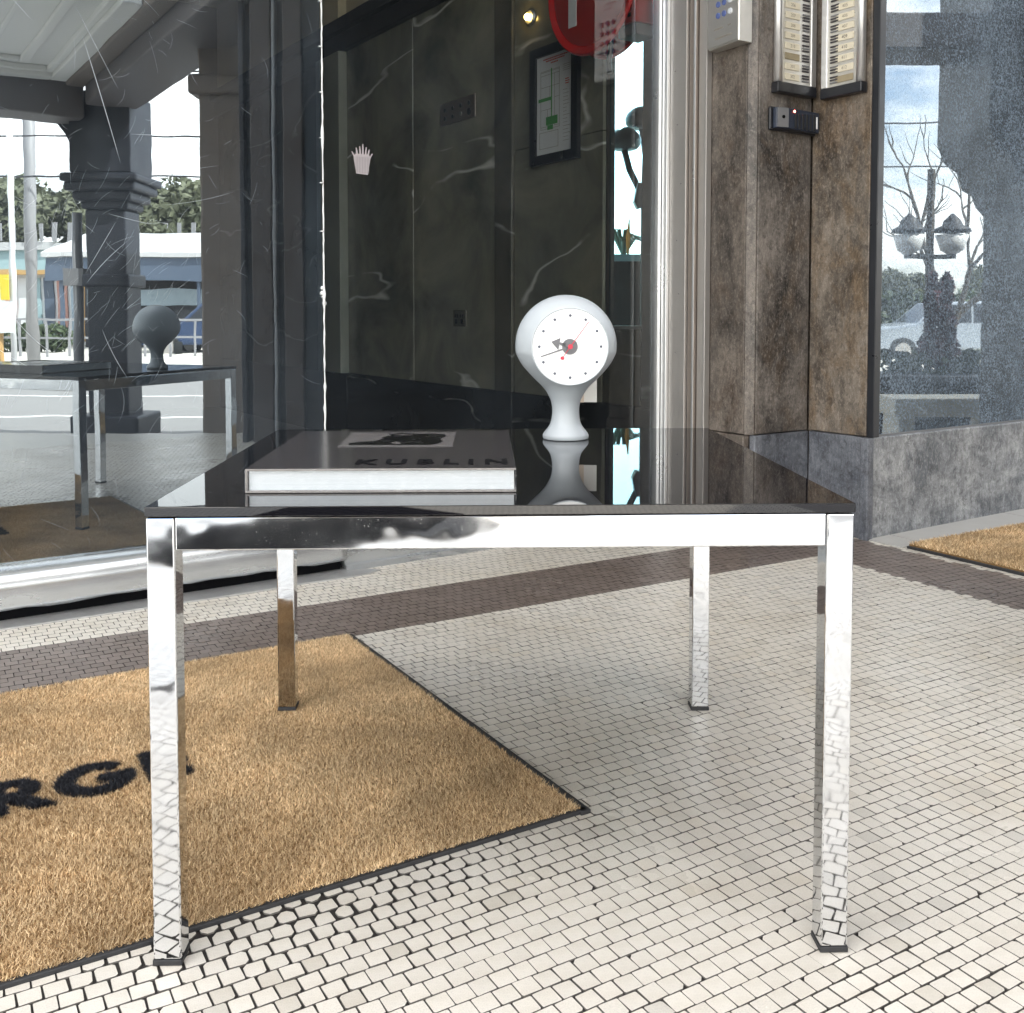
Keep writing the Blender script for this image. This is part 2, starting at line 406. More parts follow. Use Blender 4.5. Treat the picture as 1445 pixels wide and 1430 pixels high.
def pane(name, refl, tint, wave=0.02, dust_haze=0.10, dirt=None, rc=(0.95, 0.98, 1.0)):
    """window glass: clear tinted transmission, mirror-like coating, painted haze over a film of dust"""
    t = NT(name); v = t.coords()
    gl = t.n('ShaderNodeBsdfGlossy', Roughness=0.0, Color=(*rc, 1))
    t.l(t.bump(t.noise(v, 2.2, 3), 0.35, wave * 0.05), gl.inputs['Normal'])
    tr = t.n('ShaderNodeBsdfTransparent', Color=(*tint, 1))
    fr = t.n('ShaderNodeFresnel', IOR=1.5)
    fac = t.math('ADD', t.math('MULTIPLY', fr.outputs[0], 1.0 - refl), refl)
    mx = t.n('ShaderNodeMixShader'); t.l(fac, mx.inputs[0]); t.l(tr.outputs[0], mx.inputs[1]); t.l(gl.outputs[0], mx.inputs[2])
    sh = mx.outputs[0]
    df = t.n('ShaderNodeBsdfDiffuse', Color=(0.43, 0.53, 0.64, 1))  # blue of the film also paints haze over the reflections
    sm = t.ramp(t.noise(t.coords((1, 1, 0.7)), 1.8, 6, 0.65), [(0.35, 0.1), (0.8, 1.0)])
    d = t.math('MULTIPLY', sm, dust_haze)
    if dirt:
        sp = t.ramp(t.noise(v, 150, 5, 0.8), [(0.45, 0.0), (0.64, 1.0)])
        big = t.ramp(t.noise(t.coords((1, 1, 0.6)), 3.2, 5, 0.6), [(0.28, 0.35), (0.65, 1.0)])
        d = t.math('ADD', d, t.math('MULTIPLY', t.math('MULTIPLY', sp, big), dirt))
    m2 = t.n('ShaderNodeMixShader'); t.l(d, m2.inputs[0]); t.l(sh, m2.inputs[1]); t.l(df.outputs[0], m2.inputs[2])
    return t.done(m2.outputs[0])
M['pane_left'] = pane('scratched_reflective_glass', 0.27, (0.42, 0.42, 0.44), dust_haze=0.085, rc=(0.84, 0.94, 1.0))
M['pane_right'] = pane('lobby_glass', 0.015, (0.92, 0.94, 0.93), wave=0.006, dust_haze=0.03)
M['pane_dirty'] = pane('salt_speckled_glass', 0.21, (0.35, 0.36, 0.38), dust_haze=0.30, dirt=0.58, rc=(0.84, 0.94, 1.0))
M['pane_side'] = pane('sky_blue_tinted_glass', 0.06, (0.42, 0.76, 0.88), wave=0.006, dust_haze=0.02)  # blue of the sky put into the glass tint
t = NT('glass_back'); tr = t.n('ShaderNodeBsdfTransparent', Color=(0.97, 0.98, 0.98, 1)); M['glass_back'] = t.done(tr.outputs[0])
M['scratch'] = plain('scratch_white', (0.42, 0.46, 0.50), 0.5, var=0.2)
M['silicone'] = plain('silicone', (0.72, 0.73, 0.72), 0.35, var=0.1, bump=0.3, bscale=200)
M['red'] = plain('fire_red', (0.55, 0.014, 0.012), 0.22, var=0.08, scale=5)
M['red_dull'] = plain('dull_red', (0.36, 0.022, 0.018), 0.4, var=0.12)
M['steel'] = brushed('stainless_steel', (0.68, 0.66, 0.62), 0.34, (0.05, 1, 1), worn=0.1)
M['grey_plastic'] = plain('grey_plastic', (0.16, 0.16, 0.165), 0.5, var=0.1)
M['black_plastic'] = plain('black_plastic', (0.016, 0.017, 0.021), 0.32, var=0.15, bump=0.05, bscale=200)
M['blue_black'] = plain('blue_black_plastic', (0.022, 0.03, 0.05), 0.38, var=0.1)
M['cream_label'] = plain('cream_name_label', (0.66, 0.60, 0.47), 0.55, var=0.10, scale=30)
M['label_dark'] = plain('stained_label', (0.30, 0.25, 0.16), 0.55, var=0.2, scale=40)
M['ink'] = plain('ink', (0.05, 0.045, 0.05), 0.7, var=0.1)
M['faint_ink'] = plain('faint_ink', (0.22, 0.19, 0.15), 0.7, var=0.1)
M['ink_red'] = plain('red_ink', (0.55, 0.08, 0.07), 0.7, var=0.1)
M['ink_green'] = plain('green_ink', (0.10, 0.34, 0.11), 0.7, var=0.1)
M['paper'] = plain('paper', (0.74, 0.75, 0.77), 0.6, var=0.02)
M['faint_paper'] = plain('pinkish_paper', (0.36, 0.32, 0.33), 0.7, var=0.1)
M['white_button'] = plain('pale_button', (0.66, 0.69, 0.74), 0.35, var=0.05)
M['blue_button'] = plain('blue_button', (0.10, 0.14, 0.34), 0.35, var=0.1)
def emit(name, c, s):
    t = NT(name); e = t.n('ShaderNodeEmission', Color=(*c, 1), Strength=s); return t.done(e.outputs[0])
M['led'] = emit('red_led', (1.0, 0.12, 0.08), 6.0)
M['bulb'] = emit('warm_lamp_glint', (1.0, 0.66, 0.18), 9.0)
# street
M['asphalt'] = plain('asphalt', (0.24, 0.235, 0.23), 0.85, var=0.15, scale=3, bump=0.2, bscale=150)
M['pavement'] = plain('concrete_pavement', (0.33, 0.325, 0.32), 0.8, var=0.12, scale=2)
M['kerb'] = plain('kerb_stone', (0.36, 0.34, 0.31), 0.8, var=0.12)
M['pale_paving'] = plain('pale_far_paving', (0.60, 0.57, 0.51), 0.8, var=0.1, scale=1)
M['line_white'] = plain('road_paint', (0.72, 0.72, 0.70), 0.6, var=0.06)
M['ground'] = plain('ground', (0.16, 0.15, 0.12), 0.9, var=0.25, scale=0.4)
M['dark_pier'] = stone('dark_pier_stone', (0.016, 0.016, 0.019), (0.045, 0.043, 0.044), (0.028, 0.022, 0.02), 0.4)
M['brown_pier'] = plain('brown_grey_stone', (0.20, 0.165, 0.14), 0.6, var=0.2, scale=4, bump=0.1)
M['cream_stone'] = plain('cream_stone', (0.62, 0.57, 0.47), 0.8, var=0.1)
M['white_ceiling'] = plain('white_pressed_metal', (0.86, 0.86, 0.84), 0.5, var=0.03)
M['grey_paint'] = plain('pale_grey_paint', (0.27, 0.27, 0.28), 0.5, var=0.1)
M['column'] = plain('slate_blue_column', (0.022, 0.025, 0.035), 0.5, var=0.35, scale=5, bump=0.15)
M['beam'] = plain('brown_grey_beam', (0.14, 0.125, 0.125), 0.6, var=0.25, scale=3)
M['timber'] = plain('brown_timber_frame', (0.060, 0.044, 0.037), 0.45, var=0.25, scale=8, stretch=(1, 1, 0.1))
M['shop_dark'] = plain('dark_shopfront', (0.022, 0.022, 0.028), 0.55, var=0.3)
M['dark_glass'] = plain('dark_glazing', (0.03, 0.035, 0.045), 0.12, var=0.1)
M['roof_white'] = plain('pale_metal_roof', (0.55, 0.55, 0.55), 0.45, var=0.05)
M['blue_paint'] = plain('blue_paint', (0.09, 0.12, 0.17), 0.5, var=0.15)
M['pale_blue'] = plain('pale_blue_glazing', (0.40, 0.50, 0.58), 0.3, var=0.1)
M['leaf'] = plain('olive_leaf', (0.115, 0.125, 0.075), 0.6, var=0.25, scale=0.9)
M['leaf2'] = plain('dull_green_leaf', (0.055, 0.078, 0.035), 0.6, var=0.45, scale=0.7)
M['leaf_maroon'] = plain('maroon_leaf', (0.085, 0.022, 0.035), 0.6, var=0.4, scale=3)
M['bark'] = plain('bark', (0.10, 0.085, 0.07), 0.9, var=0.3, scale=6, bump=0.4)
M['hill'] = plain('hill_scrub', (0.075, 0.085, 0.06), 0.9, var=0.4, scale=0.15)
M['white_paint'] = plain('white_paint', (0.78, 0.78, 0.77), 0.4, var=0.03)
M['yellow'] = plain('yellow_sign', (0.78, 0.62, 0.04), 0.5, var=0.05)
M['pink'] = plain('salmon_paint', (0.58, 0.30, 0.24), 0.6, var=0.1)
M['teal'] = plain('pale_teal_paint', (0.36, 0.50, 0.52), 0.6, var=0.1)
M['ochre'] = plain('ochre_paint', (0.52, 0.32, 0.12), 0.6, var=0.1)
M['orange'] = plain('orange_flower', (0.85, 0.28, 0.05), 0.5, var=0.2)
M['car_white'] = plain('white_car_paint', (0.74, 0.76, 0.78), 0.25, var=0.02)
M['car_silver'] = plain('silver_car_paint', (0.40, 0.44, 0.49), 0.22, var=0.03, metal=0.3)
M['car_blue'] = plain('dark_blue_car_paint', (0.03, 0.055, 0.12), 0.22, var=0.05)
M['tyre'] = plain('tyre', (0.02, 0.02, 0.02), 0.8, var=0.2)


# ------------------------------------------------------------------ ground, road, floor
def clip(poly, nx, ny, d):
    """the part of a convex polygon where nx*x + ny*y <= d"""
    out = []
    for i, p in enumerate(poly):
        q = poly[(i + 1) % len(poly)]
        a, b = nx * p[0] + ny * p[1] - d, nx * q[0] + ny * q[1] - d
        if a <= 0: out.append(p)
        if a * b < 0: out.append((p[0] + (q[0] - p[0]) * a / (a - b), p[1] + (q[1] - p[1]) * a / (a - b)))
    return out
def structure(name, mb, mat, loc=None, rot=0, bevel=0): return tag(mb.build(name, mat, None, bevel=bevel, loc=loc, rot=rot), kind='structure')

structure('ground', MB().add([(-400, -400, -0.62), (400, -400, -0.62), (400, 400, -0.62), (-400, 400, -0.62)], [(0, 1, 2, 3)]), M['ground'])
P_S = dict(loc=ORG, rot=ROT_S)     # local (s, -n, z)
structure('road', MB().box(-90, 90, -19.0, -9.16, -0.55, -0.42), M['asphalt'], **P_S)
structure('kerb', MB().box(-90, 90, -9.16, -9.0, -0.6, -0.33), M['kerb'], **P_S, bevel=0.01)
structure('kerb_beyond', MB().box(-90, 90, -19.2, -19.0, -0.6, -0.28), M['kerb'], **P_S, bevel=0.01)
structure('far_pavement', MB().box(-90, 90, -32.0, -19.2, -0.6, -0.285), M['pale_paving'], **P_S)
mb = MB()
mb.prism([(-6.5, -0.16), (-9.0, -0.335), (-9.0, -0.6), (-6.5, -0.6)], -60, 60, 'yz')
structure('pavement', mb, M['pavement'], **P_S)
mb = MB()
for n0, wd in ((11.4, .12), (14.2, .12), (18.2, .16)): mb.box(-90, 90, -n0 - wd, -n0, -0.42, -0.416)
structure('road_markings', mb, M['line_white'], **P_S)

# floor slab of the recessed entrance: world polygon b >= -2.95, n <= 6.5
def fl(p): return (p.dot(AF), p.dot(BF))
slab = [fl(ab(-9, -2.95)), fl(ab(7.6, -2.95)), fl(ab(-9, 8.2))]
mb = MB().prism(slab, -0.3, -0.0019)
floor = structure('floor', mb, M['grout'], rot=ROT_F)
# note: local y of that frame is -BF, so mirror y
floor.data.transform(Matrix.Scale(-1, 4, (0, 1, 0))); floor.data.flip_normals()
X0, X1, Y0, Y1 = -0.45, 3.30, -3.02, 0.62       # area laid tile by tile (AF, BF)
TS = 0.0268
outer = []
rest = slab
for nx, ny, d in ((1, 0, X0), (-1, 0, -X1), (0, 1, Y0), (0, -1, -Y1)):
    p = clip(rest, nx, ny, d)
    if len(p) > 2: outer.append(p)
    rest = clip(rest, -nx, -ny, -d)
mb = MB()
for p in outer: mb.add([(x, -y, -0.001) for x, y in p], [tuple(range(len(p)))[::-1]])
tag(mb.build('floor_mosaic', M['mosaic_far'], None, rot=ROT_F), kind='structure')

def tile_colour(x, y, r):
    band = (y < -2.228 and y > -2.53 and x < 2.72) or (x > 2.432 and x < 2.72 and y > -2.53)
    if band:
        c = np.array((0.185, 0.150, 0.134)) * (0.86 + 0.28 * r)
        return c
    c = np.array((0.68, 0.64, 0.58)) * (0.95 + 0.06 * r)
    if (r * 977) % 1 < 0.035: c = c * np.array((0.86, 0.865, 0.87))
    if (r * 557) % 1 < 0.06: c = c * np.array((1.0, 0.985, 0.96))
    return c
def worn(x, y):
    """how ragged the tiles are: worst by the front edge of the mat"""
    w_ = math.exp(-(((x - 0.42) / 0.34) ** 2)) * math.exp(-max(0, (y + 1.22)) / 0.14) if y > -1.25 else 0
    w_ += 0.35 * math.exp(-(((x - 0.62) / 0.10) ** 2 + ((y + 0.86) / 0.10) ** 2))
    w_ += 0.5 * math.exp(-(((x - 0.95) / 0.16) ** 2 + ((y + 0.72) / 0.10) ** 2))
    return min(1.0, w_)
def tile_top(x, y, wn):
    g = 0.00062 + 0.0005 * random.random() + wn * 0.0010
    h = TS / 2 - g
    pts = []
    for sx, sy in ((-1, -1), (1, -1), (1, 1), (-1, 1)):
        c = 0.0007 + 0.0008 * random.random()
        if random.random() < 0.75 * wn: c += random.uniform(0.001, 0.0065) * wn
        elif random.random() < 0.035: c += random.uniform(0.001, 0.005)
        jx, jy = random.gauss(0, 0.00025 + 0.0006 * wn), random.gauss(0, 0.00025 + 0.0006 * wn)
        a = (sx * h + jx, sy * (h - c) + jy); b = (sx * (h - c) + jx, sy * h + jy)
        pts += [a, b] if sx * sy > 0 else [b, a]
    th_ = random.gauss(0, 0.006 + 0.012 * wn)
    ct, s_ = math.cos(th_), math.sin(th_)
    return [(px * ct - py * s_, px * s_ + py * ct) for px, py in pts]
cells = []
iy0, iy1 = int(round(Y0 / TS)), int(round(Y1 / TS))
for iy in range(iy0, iy1):
    y = (iy + 0.5) * TS
    off = 0.5 * (iy % 2) + 0.10 * math.sin(iy * 1.7) + random.uniform(-.06, .06)
    for ix in range(int(X0 / TS), int(X1 / TS)):
        x = (ix + 0.5 + off) * TS
        pw = AF * x + BF * y
        if pw.dot(BX) < -2.92: continue
        cells.append((x, y, pw))
def on_view(pw):
    u = 722.5 + 1430 * pw.x / max(pw.y, 0.1); v = 441 + 1092 / max(pw.y, 0.1)
    return -20 < u < 1465 and v < 1450
def under_mat(x, y): return (x < 0.868 and -2.22 < y < -1.25) or (x > 2.77 and -2.15 < y < -1.2)
order = sorted((i for i, c in enumerate(cells) if on_view(c[2]) and not under_mat(c[0], c[1])), key=lambda i: cells[i][2].length)
near = set(order[:300])
V, F8, F4, T8, T4 = [], [], [], [], []
near_list = []
for i, (x, y, pw) in enumerate(cells):
    if i in near: near_list.append(i); continue
    wn = worn(x, y); top = tile_top(x, y, wn)
    z = random.gauss(0, 0.00018); tx, ty = random.gauss(0, 0.003), random.gauss(0, 0.003)
    o = len(V); c = tile_colour(x, y, random.random())
    for px, py in top: V.append((x + px, -(y + py), z + px * tx + py * ty))
    for px, py in top: V.append((x + px * 1.01, -(y + py * 1.01), -0.0022))
    F8.append([o + k for k in range(8)][::-1]); T8.append(c)
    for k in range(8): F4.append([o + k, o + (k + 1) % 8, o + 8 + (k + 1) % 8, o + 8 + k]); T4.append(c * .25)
def mixed_mesh(name, V, F8, F4, T8, T4, mat):
    me = bpy.data.meshes.new(name)
    n8, n4 = len(F8), len(F4)
    lv = np.concatenate([np.array(F8, np.int32).ravel(), np.array(F4, np.int32).ravel()])
    ls = np.concatenate([np.arange(n8) * 8, n8 * 8 + np.arange(n4) * 4]).astype(np.int32)
    me.vertices.add(len(V)); me.vertices.foreach_set('co', np.array(V, np.float32).ravel())
    me.loops.add(len(lv)); me.loops.foreach_set('vertex_index', lv)
    me.polygons.add(n8 + n4); me.polygons.foreach_set('loop_start', ls)
    at = me.attributes.new('tint', 'FLOAT_COLOR', 'CORNER')
    c = np.ones((len(lv), 4), np.float32)
    c[:n8 * 8, :3] = np.repeat(np.array(T8, np.float32), 8, 0); c[n8 * 8:, :3] = np.repeat(np.array(T4, np.float32), 4, 0)
    at.data.foreach_set('color', c.ravel())
    me.materials.append(mat); me.update(calc_edges=True)
    me.polygons.foreach_set('use_smooth', [False] * (n8 + n4))
    return me
o = bpy.data.objects.new('mosaic_tiles', mixed_mesh('mosaic_tiles', V, F8, F4, T8, T4, M['tile']))
tag(put(o, floor), kind='stuff')
# the nearest tiles are parts of the floor; they share a handful of meshes
variants = {}
def tile_variant(wn):
    key = (int(wn * 3.99), random.randrange(7))
    if key not in variants:
        top = tile_top(0, 0, key[0] / 3.0); c = tile_colour(0, -0.9, random.random())
        vs = [(px, -py, 0) for px, py in top] + [(px * 1.01, -py * 1.01, -0.0022) for px, py in top]
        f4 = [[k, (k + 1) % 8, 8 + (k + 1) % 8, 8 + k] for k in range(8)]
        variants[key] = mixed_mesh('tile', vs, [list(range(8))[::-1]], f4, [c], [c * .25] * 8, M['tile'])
    return variants[key]
for i in near_list:
    x, y, pw = cells[i]
    o = bpy.data.objects.new('tile', tile_variant(worn(x, y)))
    put(o, floor, loc=(x, -y, random.gauss(0, 0.00022)))
    o.rotation_euler = (random.gauss(0, 0.003), random.gauss(0, 0.003), math.pi * random.randrange(2))
# stone threshold strip beyond the dark band, against the plinth
mb = MB()
xs = [2.735, 2.86, 3.55, 4.3]
for i in range(3): mb.box(xs[i] + .003, xs[i + 1] - .003, 2.16, 2.40, -0.004, 0.004)
structure('threshold', mb, M['threshold'], rot=ROT_F, bevel=0.002)

# ------------------------------------------------------------------ coir mats
def coir(name, x0, x1, y0, y1, n, hgt, wid, keep=None, parent=None, dark=False, seed=1, base=0.006):
    """a pile of single fibres, each a thin leaning blade"""
    g = np.random.default_rng(seed)
    x = g.uniform(x0, x1, n); y = g.uniform(y0, y1, n)
    if keep is not None:
        k = keep(x, y); x, y = x[k], y[k]
    m = len(x)
    a = g.uniform(0, 2 * np.pi, m); ln = g.uniform(0.0, 1.15, m) * hgt
    # the pile leans in slow swirls, so trodden areas catch the light differently
    sw = np.sin(x * 5.1 + 1.3 * np.sin(y * 4.0)) + np.cos(y * 6.3 + 1.1 * np.sin(x * 3.3))
    dx = np.cos(a) * ln + 0.10 * hgt * sw; dy = np.sin(a) * ln - 0.10 * hgt * np.cos(x * 4.2 + y * 2.1)
    hz = hgt * g.uniform(0.55, 1.05, m)
    t_ = g.uniform(0, 2 * np.pi, m); wx, wy = np.cos(t_) * wid / 2, np.sin(t_) * wid / 2
    v = np.empty((m, 3, 3), np.float32)
    v[:, 0] = np.stack([x - wx, -(y - wy), np.full(m, base)], 1)
    v[:, 1] = np.stack([x + wx, -(y + wy), np.full(m, base)], 1)
    v[:, 2] = np.stack([x + dx, -(y + dy), base + hz], 1)
    if dark:
        c = np.array([[0.010, 0.011, 0.016]]) * g.uniform(0.5, 1.9, (m, 1))
    else:
        q = g.uniform(0, 1, (m, 1)) ** 1.3
        c = (1 - q) * np.array([[0.27, 0.163, 0.070]]) + q * np.array([[0.90, 0.70, 0.44]])
        patch = 0.5 + 0.5 * np.sin(x * 7 + 2 * np.sin(y * 5)) * np.cos(y * 8 + 1.5 * np.sin(x * 6))
        patch2 = 0.5 + 0.5 * np.sin(x * 17 + 3 * np.sin(y * 11 + x * 4)) * np.cos(y * 19 + 2 * np.sin(x * 13))
        c = c * (0.70 + 0.46 * patch[:, None] + 0.30 * patch2[:, None]) * np.stack([np.ones(m), 0.96 + .05 * patch, 0.90 + .12 * patch], 1)
    o = bpy.data.objects.new(name, np_mesh(name, v.reshape(-1, 3), np.arange(3 * m).reshape(-1, 3), M['coir'], c.astype(np.float32)))
    put(o, parent); return tag(o, kind='stuff')

LET = {'R': (0.083, 0.170), 'G': (0.176, 0.292), 'E': (0.311, 0.374)}
LT, LB = -1.782, -1.668      # far and near edges of the lettering
LH = LB - LT
def in_letter(ch, x, y):
    x0, x1 = LET[ch]; h = LB - y; s = 0.026      # h: height above the baseline
    if ch == 'E':
        k = (x > x0) & (x < x0 + s)
        for c in (s / 2, LH / 2, LH - s / 2): k |= (x > x0) & (x < x1) & (abs(h - c) < s / 2 * 0.9)
        return k & (h > 0) & (h < LH)
    if ch == 'G':
        cx, cy, rx, ry = (x0 + x1) / 2, LH / 2, (x1 - x0) / 2, LH / 2 * 1.03
        ro = ((x - cx) / rx) ** 2 + ((h - cy) / ry) ** 2
        ri = ((x - cx) / (rx - s)) ** 2 + ((h - cy) / (ry - s * 0.95)) ** 2
        an = np.arctan2(h - cy, x - cx)
        ring = (ro < 1) & (ri > 1) & ~((an > 0.10) & (an < 0.72))
        bar = (x > cx + 0.004) & (x < x1 - 0.004) & (h > cy - 0.018) & (h < cy + 0.008)
        return ring | (bar & (ro < 1.0))
    k = (x > x0 - 0.012) & (x < x0 + s - 0.008) & (h > 0) & (h < LH)
    cx, cy, r = x0 + 0.032, LH * 0.70, LH * 0.31
    ro = ((x - cx) / (r * 1.05)) ** 2 + ((h - cy) / r) ** 2; ri = ((x - cx) / (r - s * 0.85)) ** 2 + ((h - cy) / (r - s * 0.85)) ** 2
    bowl = (x > cx) & (ro < 1) & (ri > 1)
    arms = (x > x0) & (x <= cx) & (abs(abs(h - cy) - (r - s * 0.45)) < s * 0.45)
    leg = (h < cy - 0.012) & (h > 0) & (abs((x - (x0 + 0.030)) - (LH * 0.45 - h) * 0.80) < s * 0.62)
    return k | bowl | arms | leg
def any_letter(x, y): return in_letter('R', x, y) | in_letter('G', x, y) | in_letter('E', x, y)

mat_ = thing('door_mat', 'large brown coir entrance mat with black lettering under the chrome table', 'door mat', rot=ROT_F, group='coir entrance mats')
mx0, mx1, my0, my1 = -0.62, 0.868, -2.226, -1.244
mb = MB()
for x0, x1, y0, y1 in ((mx0, mx1, my0, my0 + .012), (mx0, mx1, my1 - .012, my1 - .002), (mx1 - .014, mx1 + .004, my0, my1 + .002), (mx0, mx0 + .012, my0 + .012, my1 - .012)):
    mb.box(x0, x1, -y1, -y0, -0.001, 0.0062)
mb.build('rubber_border', M['rubber'], mat_, bevel=0.0015)
MB().box(mx0 + .012, mx1 - .012, -my1 + .012, -my0 - .012, -0.0005, 0.0058).build('backing', M['coir_base'], mat_)
coir('pile', mx0 + .008, mx1 - .010, my0 + .006, my1 - .0065, 500000, 0.0078, 0.0016, lambda x, y: ~any_letter(x, y), mat_, seed=3, base=0.0052)
for ch in 'RGE':
    coir('letter', LET[ch][0] - .02, LET[ch][1] + .02, LT - .004, LB + .004, 26000, 0.0108, 0.0022, lambda x, y, ch=ch: in_letter(ch, x, y), mat_, True, seed=ord(ch), base=0.0052)
mat2 = thing('door_mat', 'plain golden coir mat beside the grey stone plinth', 'door mat', rot=ROT_F, group='coir entrance mats')
MB().box(2.764, 3.9, 1.30, 2.152, -0.002, 0.0115).build('backing', M['coir_base'], mat2)
mb = MB(); mb.box(2.752, 2.764, 1.30, 2.152, -0.002, 0.008); mb.build('rubber_border', M['rubber'], mat2, bevel=0.001)
coir('pile', 2.766, 3.9, -2.152, -1.30, 110000, 0.014, 0.0034, None, mat2, seed=9, base=0.0105)

# ------------------------------------------------------------------ coffee table
TH_ = 0.5415
TW, TD, LEG = 0.8205, 0.768, 0.0325
tab = thing('coffee_table', 'square black glass coffee table with polished chrome frame and four straight legs', 'table', (-0.0215, 1.546, 0), 0.0318)
hx, hy = TW / 2, TD / 2
MB().box(-hx - .001, hx + .001, -hy - .001, hy + .001, TH_ - 0.0115, TH_).build('table_top', M['black_glass'], tab, bevel=0.0009, seg=2)
zt = TH_ - 0.0125; za = zt - 0.0385
for nm, x0, x1, y0, y1 in (('apron_rail', -hx + LEG + .0004, hx - LEG - .0004, -hy + .0012, -hy + .020), ('apron_rail', -hx + LEG + .0004, hx - LEG - .0004, hy - .020, hy - .0012),
                           ('apron_rail', -hx + .0012, -hx + .020, -hy + LEG + .0004, hy - LEG - .0004), ('apron_rail', hx - .020, hx - .0012, -hy + LEG + .0004, hy - LEG - .0004)):
    MB().box(x0, x1, y0, y1, za, zt).build(nm, M['chrome'], tab, bevel=0.0016, seg=3)
for sx in (-1, 1):
    for sy in (-1, 1):
        cx, cy = sx * (hx - LEG / 2), sy * (hy - LEG / 2)
        ft = 0.0095 if (sx < 0 and sy > 0) else 0.0      # this leg stands on the mat
        lg = MB().box(cx - LEG / 2, cx + LEG / 2, cy - LEG / 2, cy + LEG / 2, 0.0075 + ft, zt).build('leg', M['chrome_old'] if (sx < 0 and sy > 0) else M['chrome'], tab, bevel=0.0022, seg=3)
        if sx < 0 and sy > 0: lg['label'] = 'chrome leg with brown pitting'
        MB().box(cx - LEG / 2 - .0008, cx + LEG / 2 + .0008, cy - LEG / 2 - .0008, cy + LEG / 2 + .0008, 0.0007 + ft, 0.0073 + ft).build('foot_pad', M['rubber'], lg, bevel=0.0008)

# ------------------------------------------------------------------ book
bk = thing('book', 'large grey hardcover photography book in clear wrap lying on the black glass', 'book', (-0.167, 1.440, TH_ + 0.0004), 0.028)
bx, by, bt = 0.1665, 0.2, 0.0300
mb = MB().box(-bx, bx, -by, by, bt - .0028, bt); mb.m = [1, 0, 1, 1, 1, 1]
mb.build('front_cover', [M['book_cover'], M['book_board']], bk, bevel=0.0005)
MB().box(-bx, bx, -by, by, 0, .0028).build('back_cover', M['book_board'], bk, bevel=0.0006)
MB().box(-bx, -bx + .0030, -by, by, .0029, bt - .0029).build('spine', M['book_board'], bk, bevel=0.0004)
MB().box(-bx + .0042, bx - .0025, -by + .0045, by - .003, .0029, bt - .0029).build('page_block', M['pages'], bk)
mb = MB(); mb.box(-0.082, 0.082, 0.005, 0.170, bt + .0003, bt + .0008)
ph = mb.build('cover_photo', M['cover_photo'], bk)
# the dark sitter on the cover: a wide hat over a turned head, one shoulder sweeping to the side
sil = [(-.068, .014), (.045, .013), (.060, .030), (.066, .055), (.060, .085), (.068, .112), (.066, .138), (.045, .150), (.020, .146), (.012, .158), (-.006, .160), (-.014, .148),
       (-.024, .140), (-.016, .128), (-.030, .108), (-.026, .088), (-.034, .060), (-.055, .050), (-.070, .034)]
MB().prism(sil, bt + .0009, bt + .0012).build('silhouette', M['cover_dark'], ph)
for q_ in ([(-.012, .134), (.004, .140), (.016, .132), (.004, .128)], [(-.010, .040), (.000, .052), (.006, .030), (-.004, .024)]): MB().prism(q_, bt + .0013, bt + .0015).build('highlight', M['cover_photo'], ph)
text('lettering', 'K U B L I N', 0.058, M['matt_ink'], bk, (0.060, -0.150, bt + .0006), face='z', depth=0.0003, bold=0.0018).scale = (0.70, 1.0, 1)
# clear shrink wrap: crumpled along the right-hand corner and the front edge
mb = MB(); gx, gz = 46, 8
for i in range(gx + 1):
    for k in range(gz + 1):
        u_, q_ = i / gx, k / gz
        cr_ = max(0, (u_ - 0.70) / 0.30) ** 1.4 + max(0, (0.10 - u_) / 0.10) * .6
        mb.v.append((-bx - .0006 + (2 * bx + .0012) * u_, -by - .0012 - random.uniform(0, .0016) * cr_, .0008 + (bt - .0012) * q_ + random.uniform(-.0006, .0006) * cr_))
for i in range(gx):
    for k in range(gz):
        a_ = i * (gz + 1) + k; mb.f.append((a_, a_ + gz + 1, a_ + gz + 2, a_ + 1)); mb.m.append(0)
mb.build('clear_wrap', M['wrap'], bk)

# ------------------------------------------------------------------ ball clock
ck = thing('table_clock', 'pale grey ceramic ball clock on a waisted foot with white dial', 'clock', (0.0945, 1.778, TH_ + 0.0004), R(4))
prof = [(0, .0385), (.0012, .0398), (.004, .0403), (.008, .0399), (.014, .0360), (.019, .0318), (.025, .0280), (.032, .0256), (.040, .0243), (.050, .0237), (.060, .0246), (.068, .0266), (.076, .0302), (.085, .0355), (.095, .0440), (.105, .0545), (.118, .0668), (.130, .0768), (.142, .0838)]
cz, rb = 0.1640, 0.0887
prof += [(cz + rb * math.sin(t_), rb * math.cos(t_)) for t_ in [R(q) for q in range(-8, 87, 5)]] + [(cz + rb, 0.0006)]
def spline(pr, k=3):
    out = []
    for i in range(len(pr) - 1):
        p0, p1, p2, p3 = pr[max(i - 1, 0)], pr[i], pr[i + 1], pr[min(i + 2, len(pr) - 1)]
        for j in range(k):
            t_ = j / k
            out.append(tuple(0.5 * (2 * b + (c - a) * t_ + (2 * a - 5 * b + 4 * c - d) * t_ * t_ + (3 * b - a - 3 * c + d) * t_ ** 3) for a, b, c, d in zip(p0, p1, p2, p3)))
    return out + [pr[-1]]
me = MB().lathe(spline(prof), 96).mesh('body', M['clock_grey'], True)
YC = -0.0592
bm = bmesh.new(); bm.from_mesh(me)
bmesh.ops.bisect_plane(bm, geom=bm.verts[:] + bm.edges[:] + bm.faces[:], plane_co=(0, YC, cz), plane_no=(0, -1, 0), clear_outer=True)
ed = [e for e in bm.edges if e.is_boundary]
if ed:
    for f_ in bmesh.ops.edgeloop_fill(bm, edges=ed)['faces']: f_.smooth = False
bm.to_mesh(me); bm.free()
body = put(bpy.data.objects.new('body', me), ck)
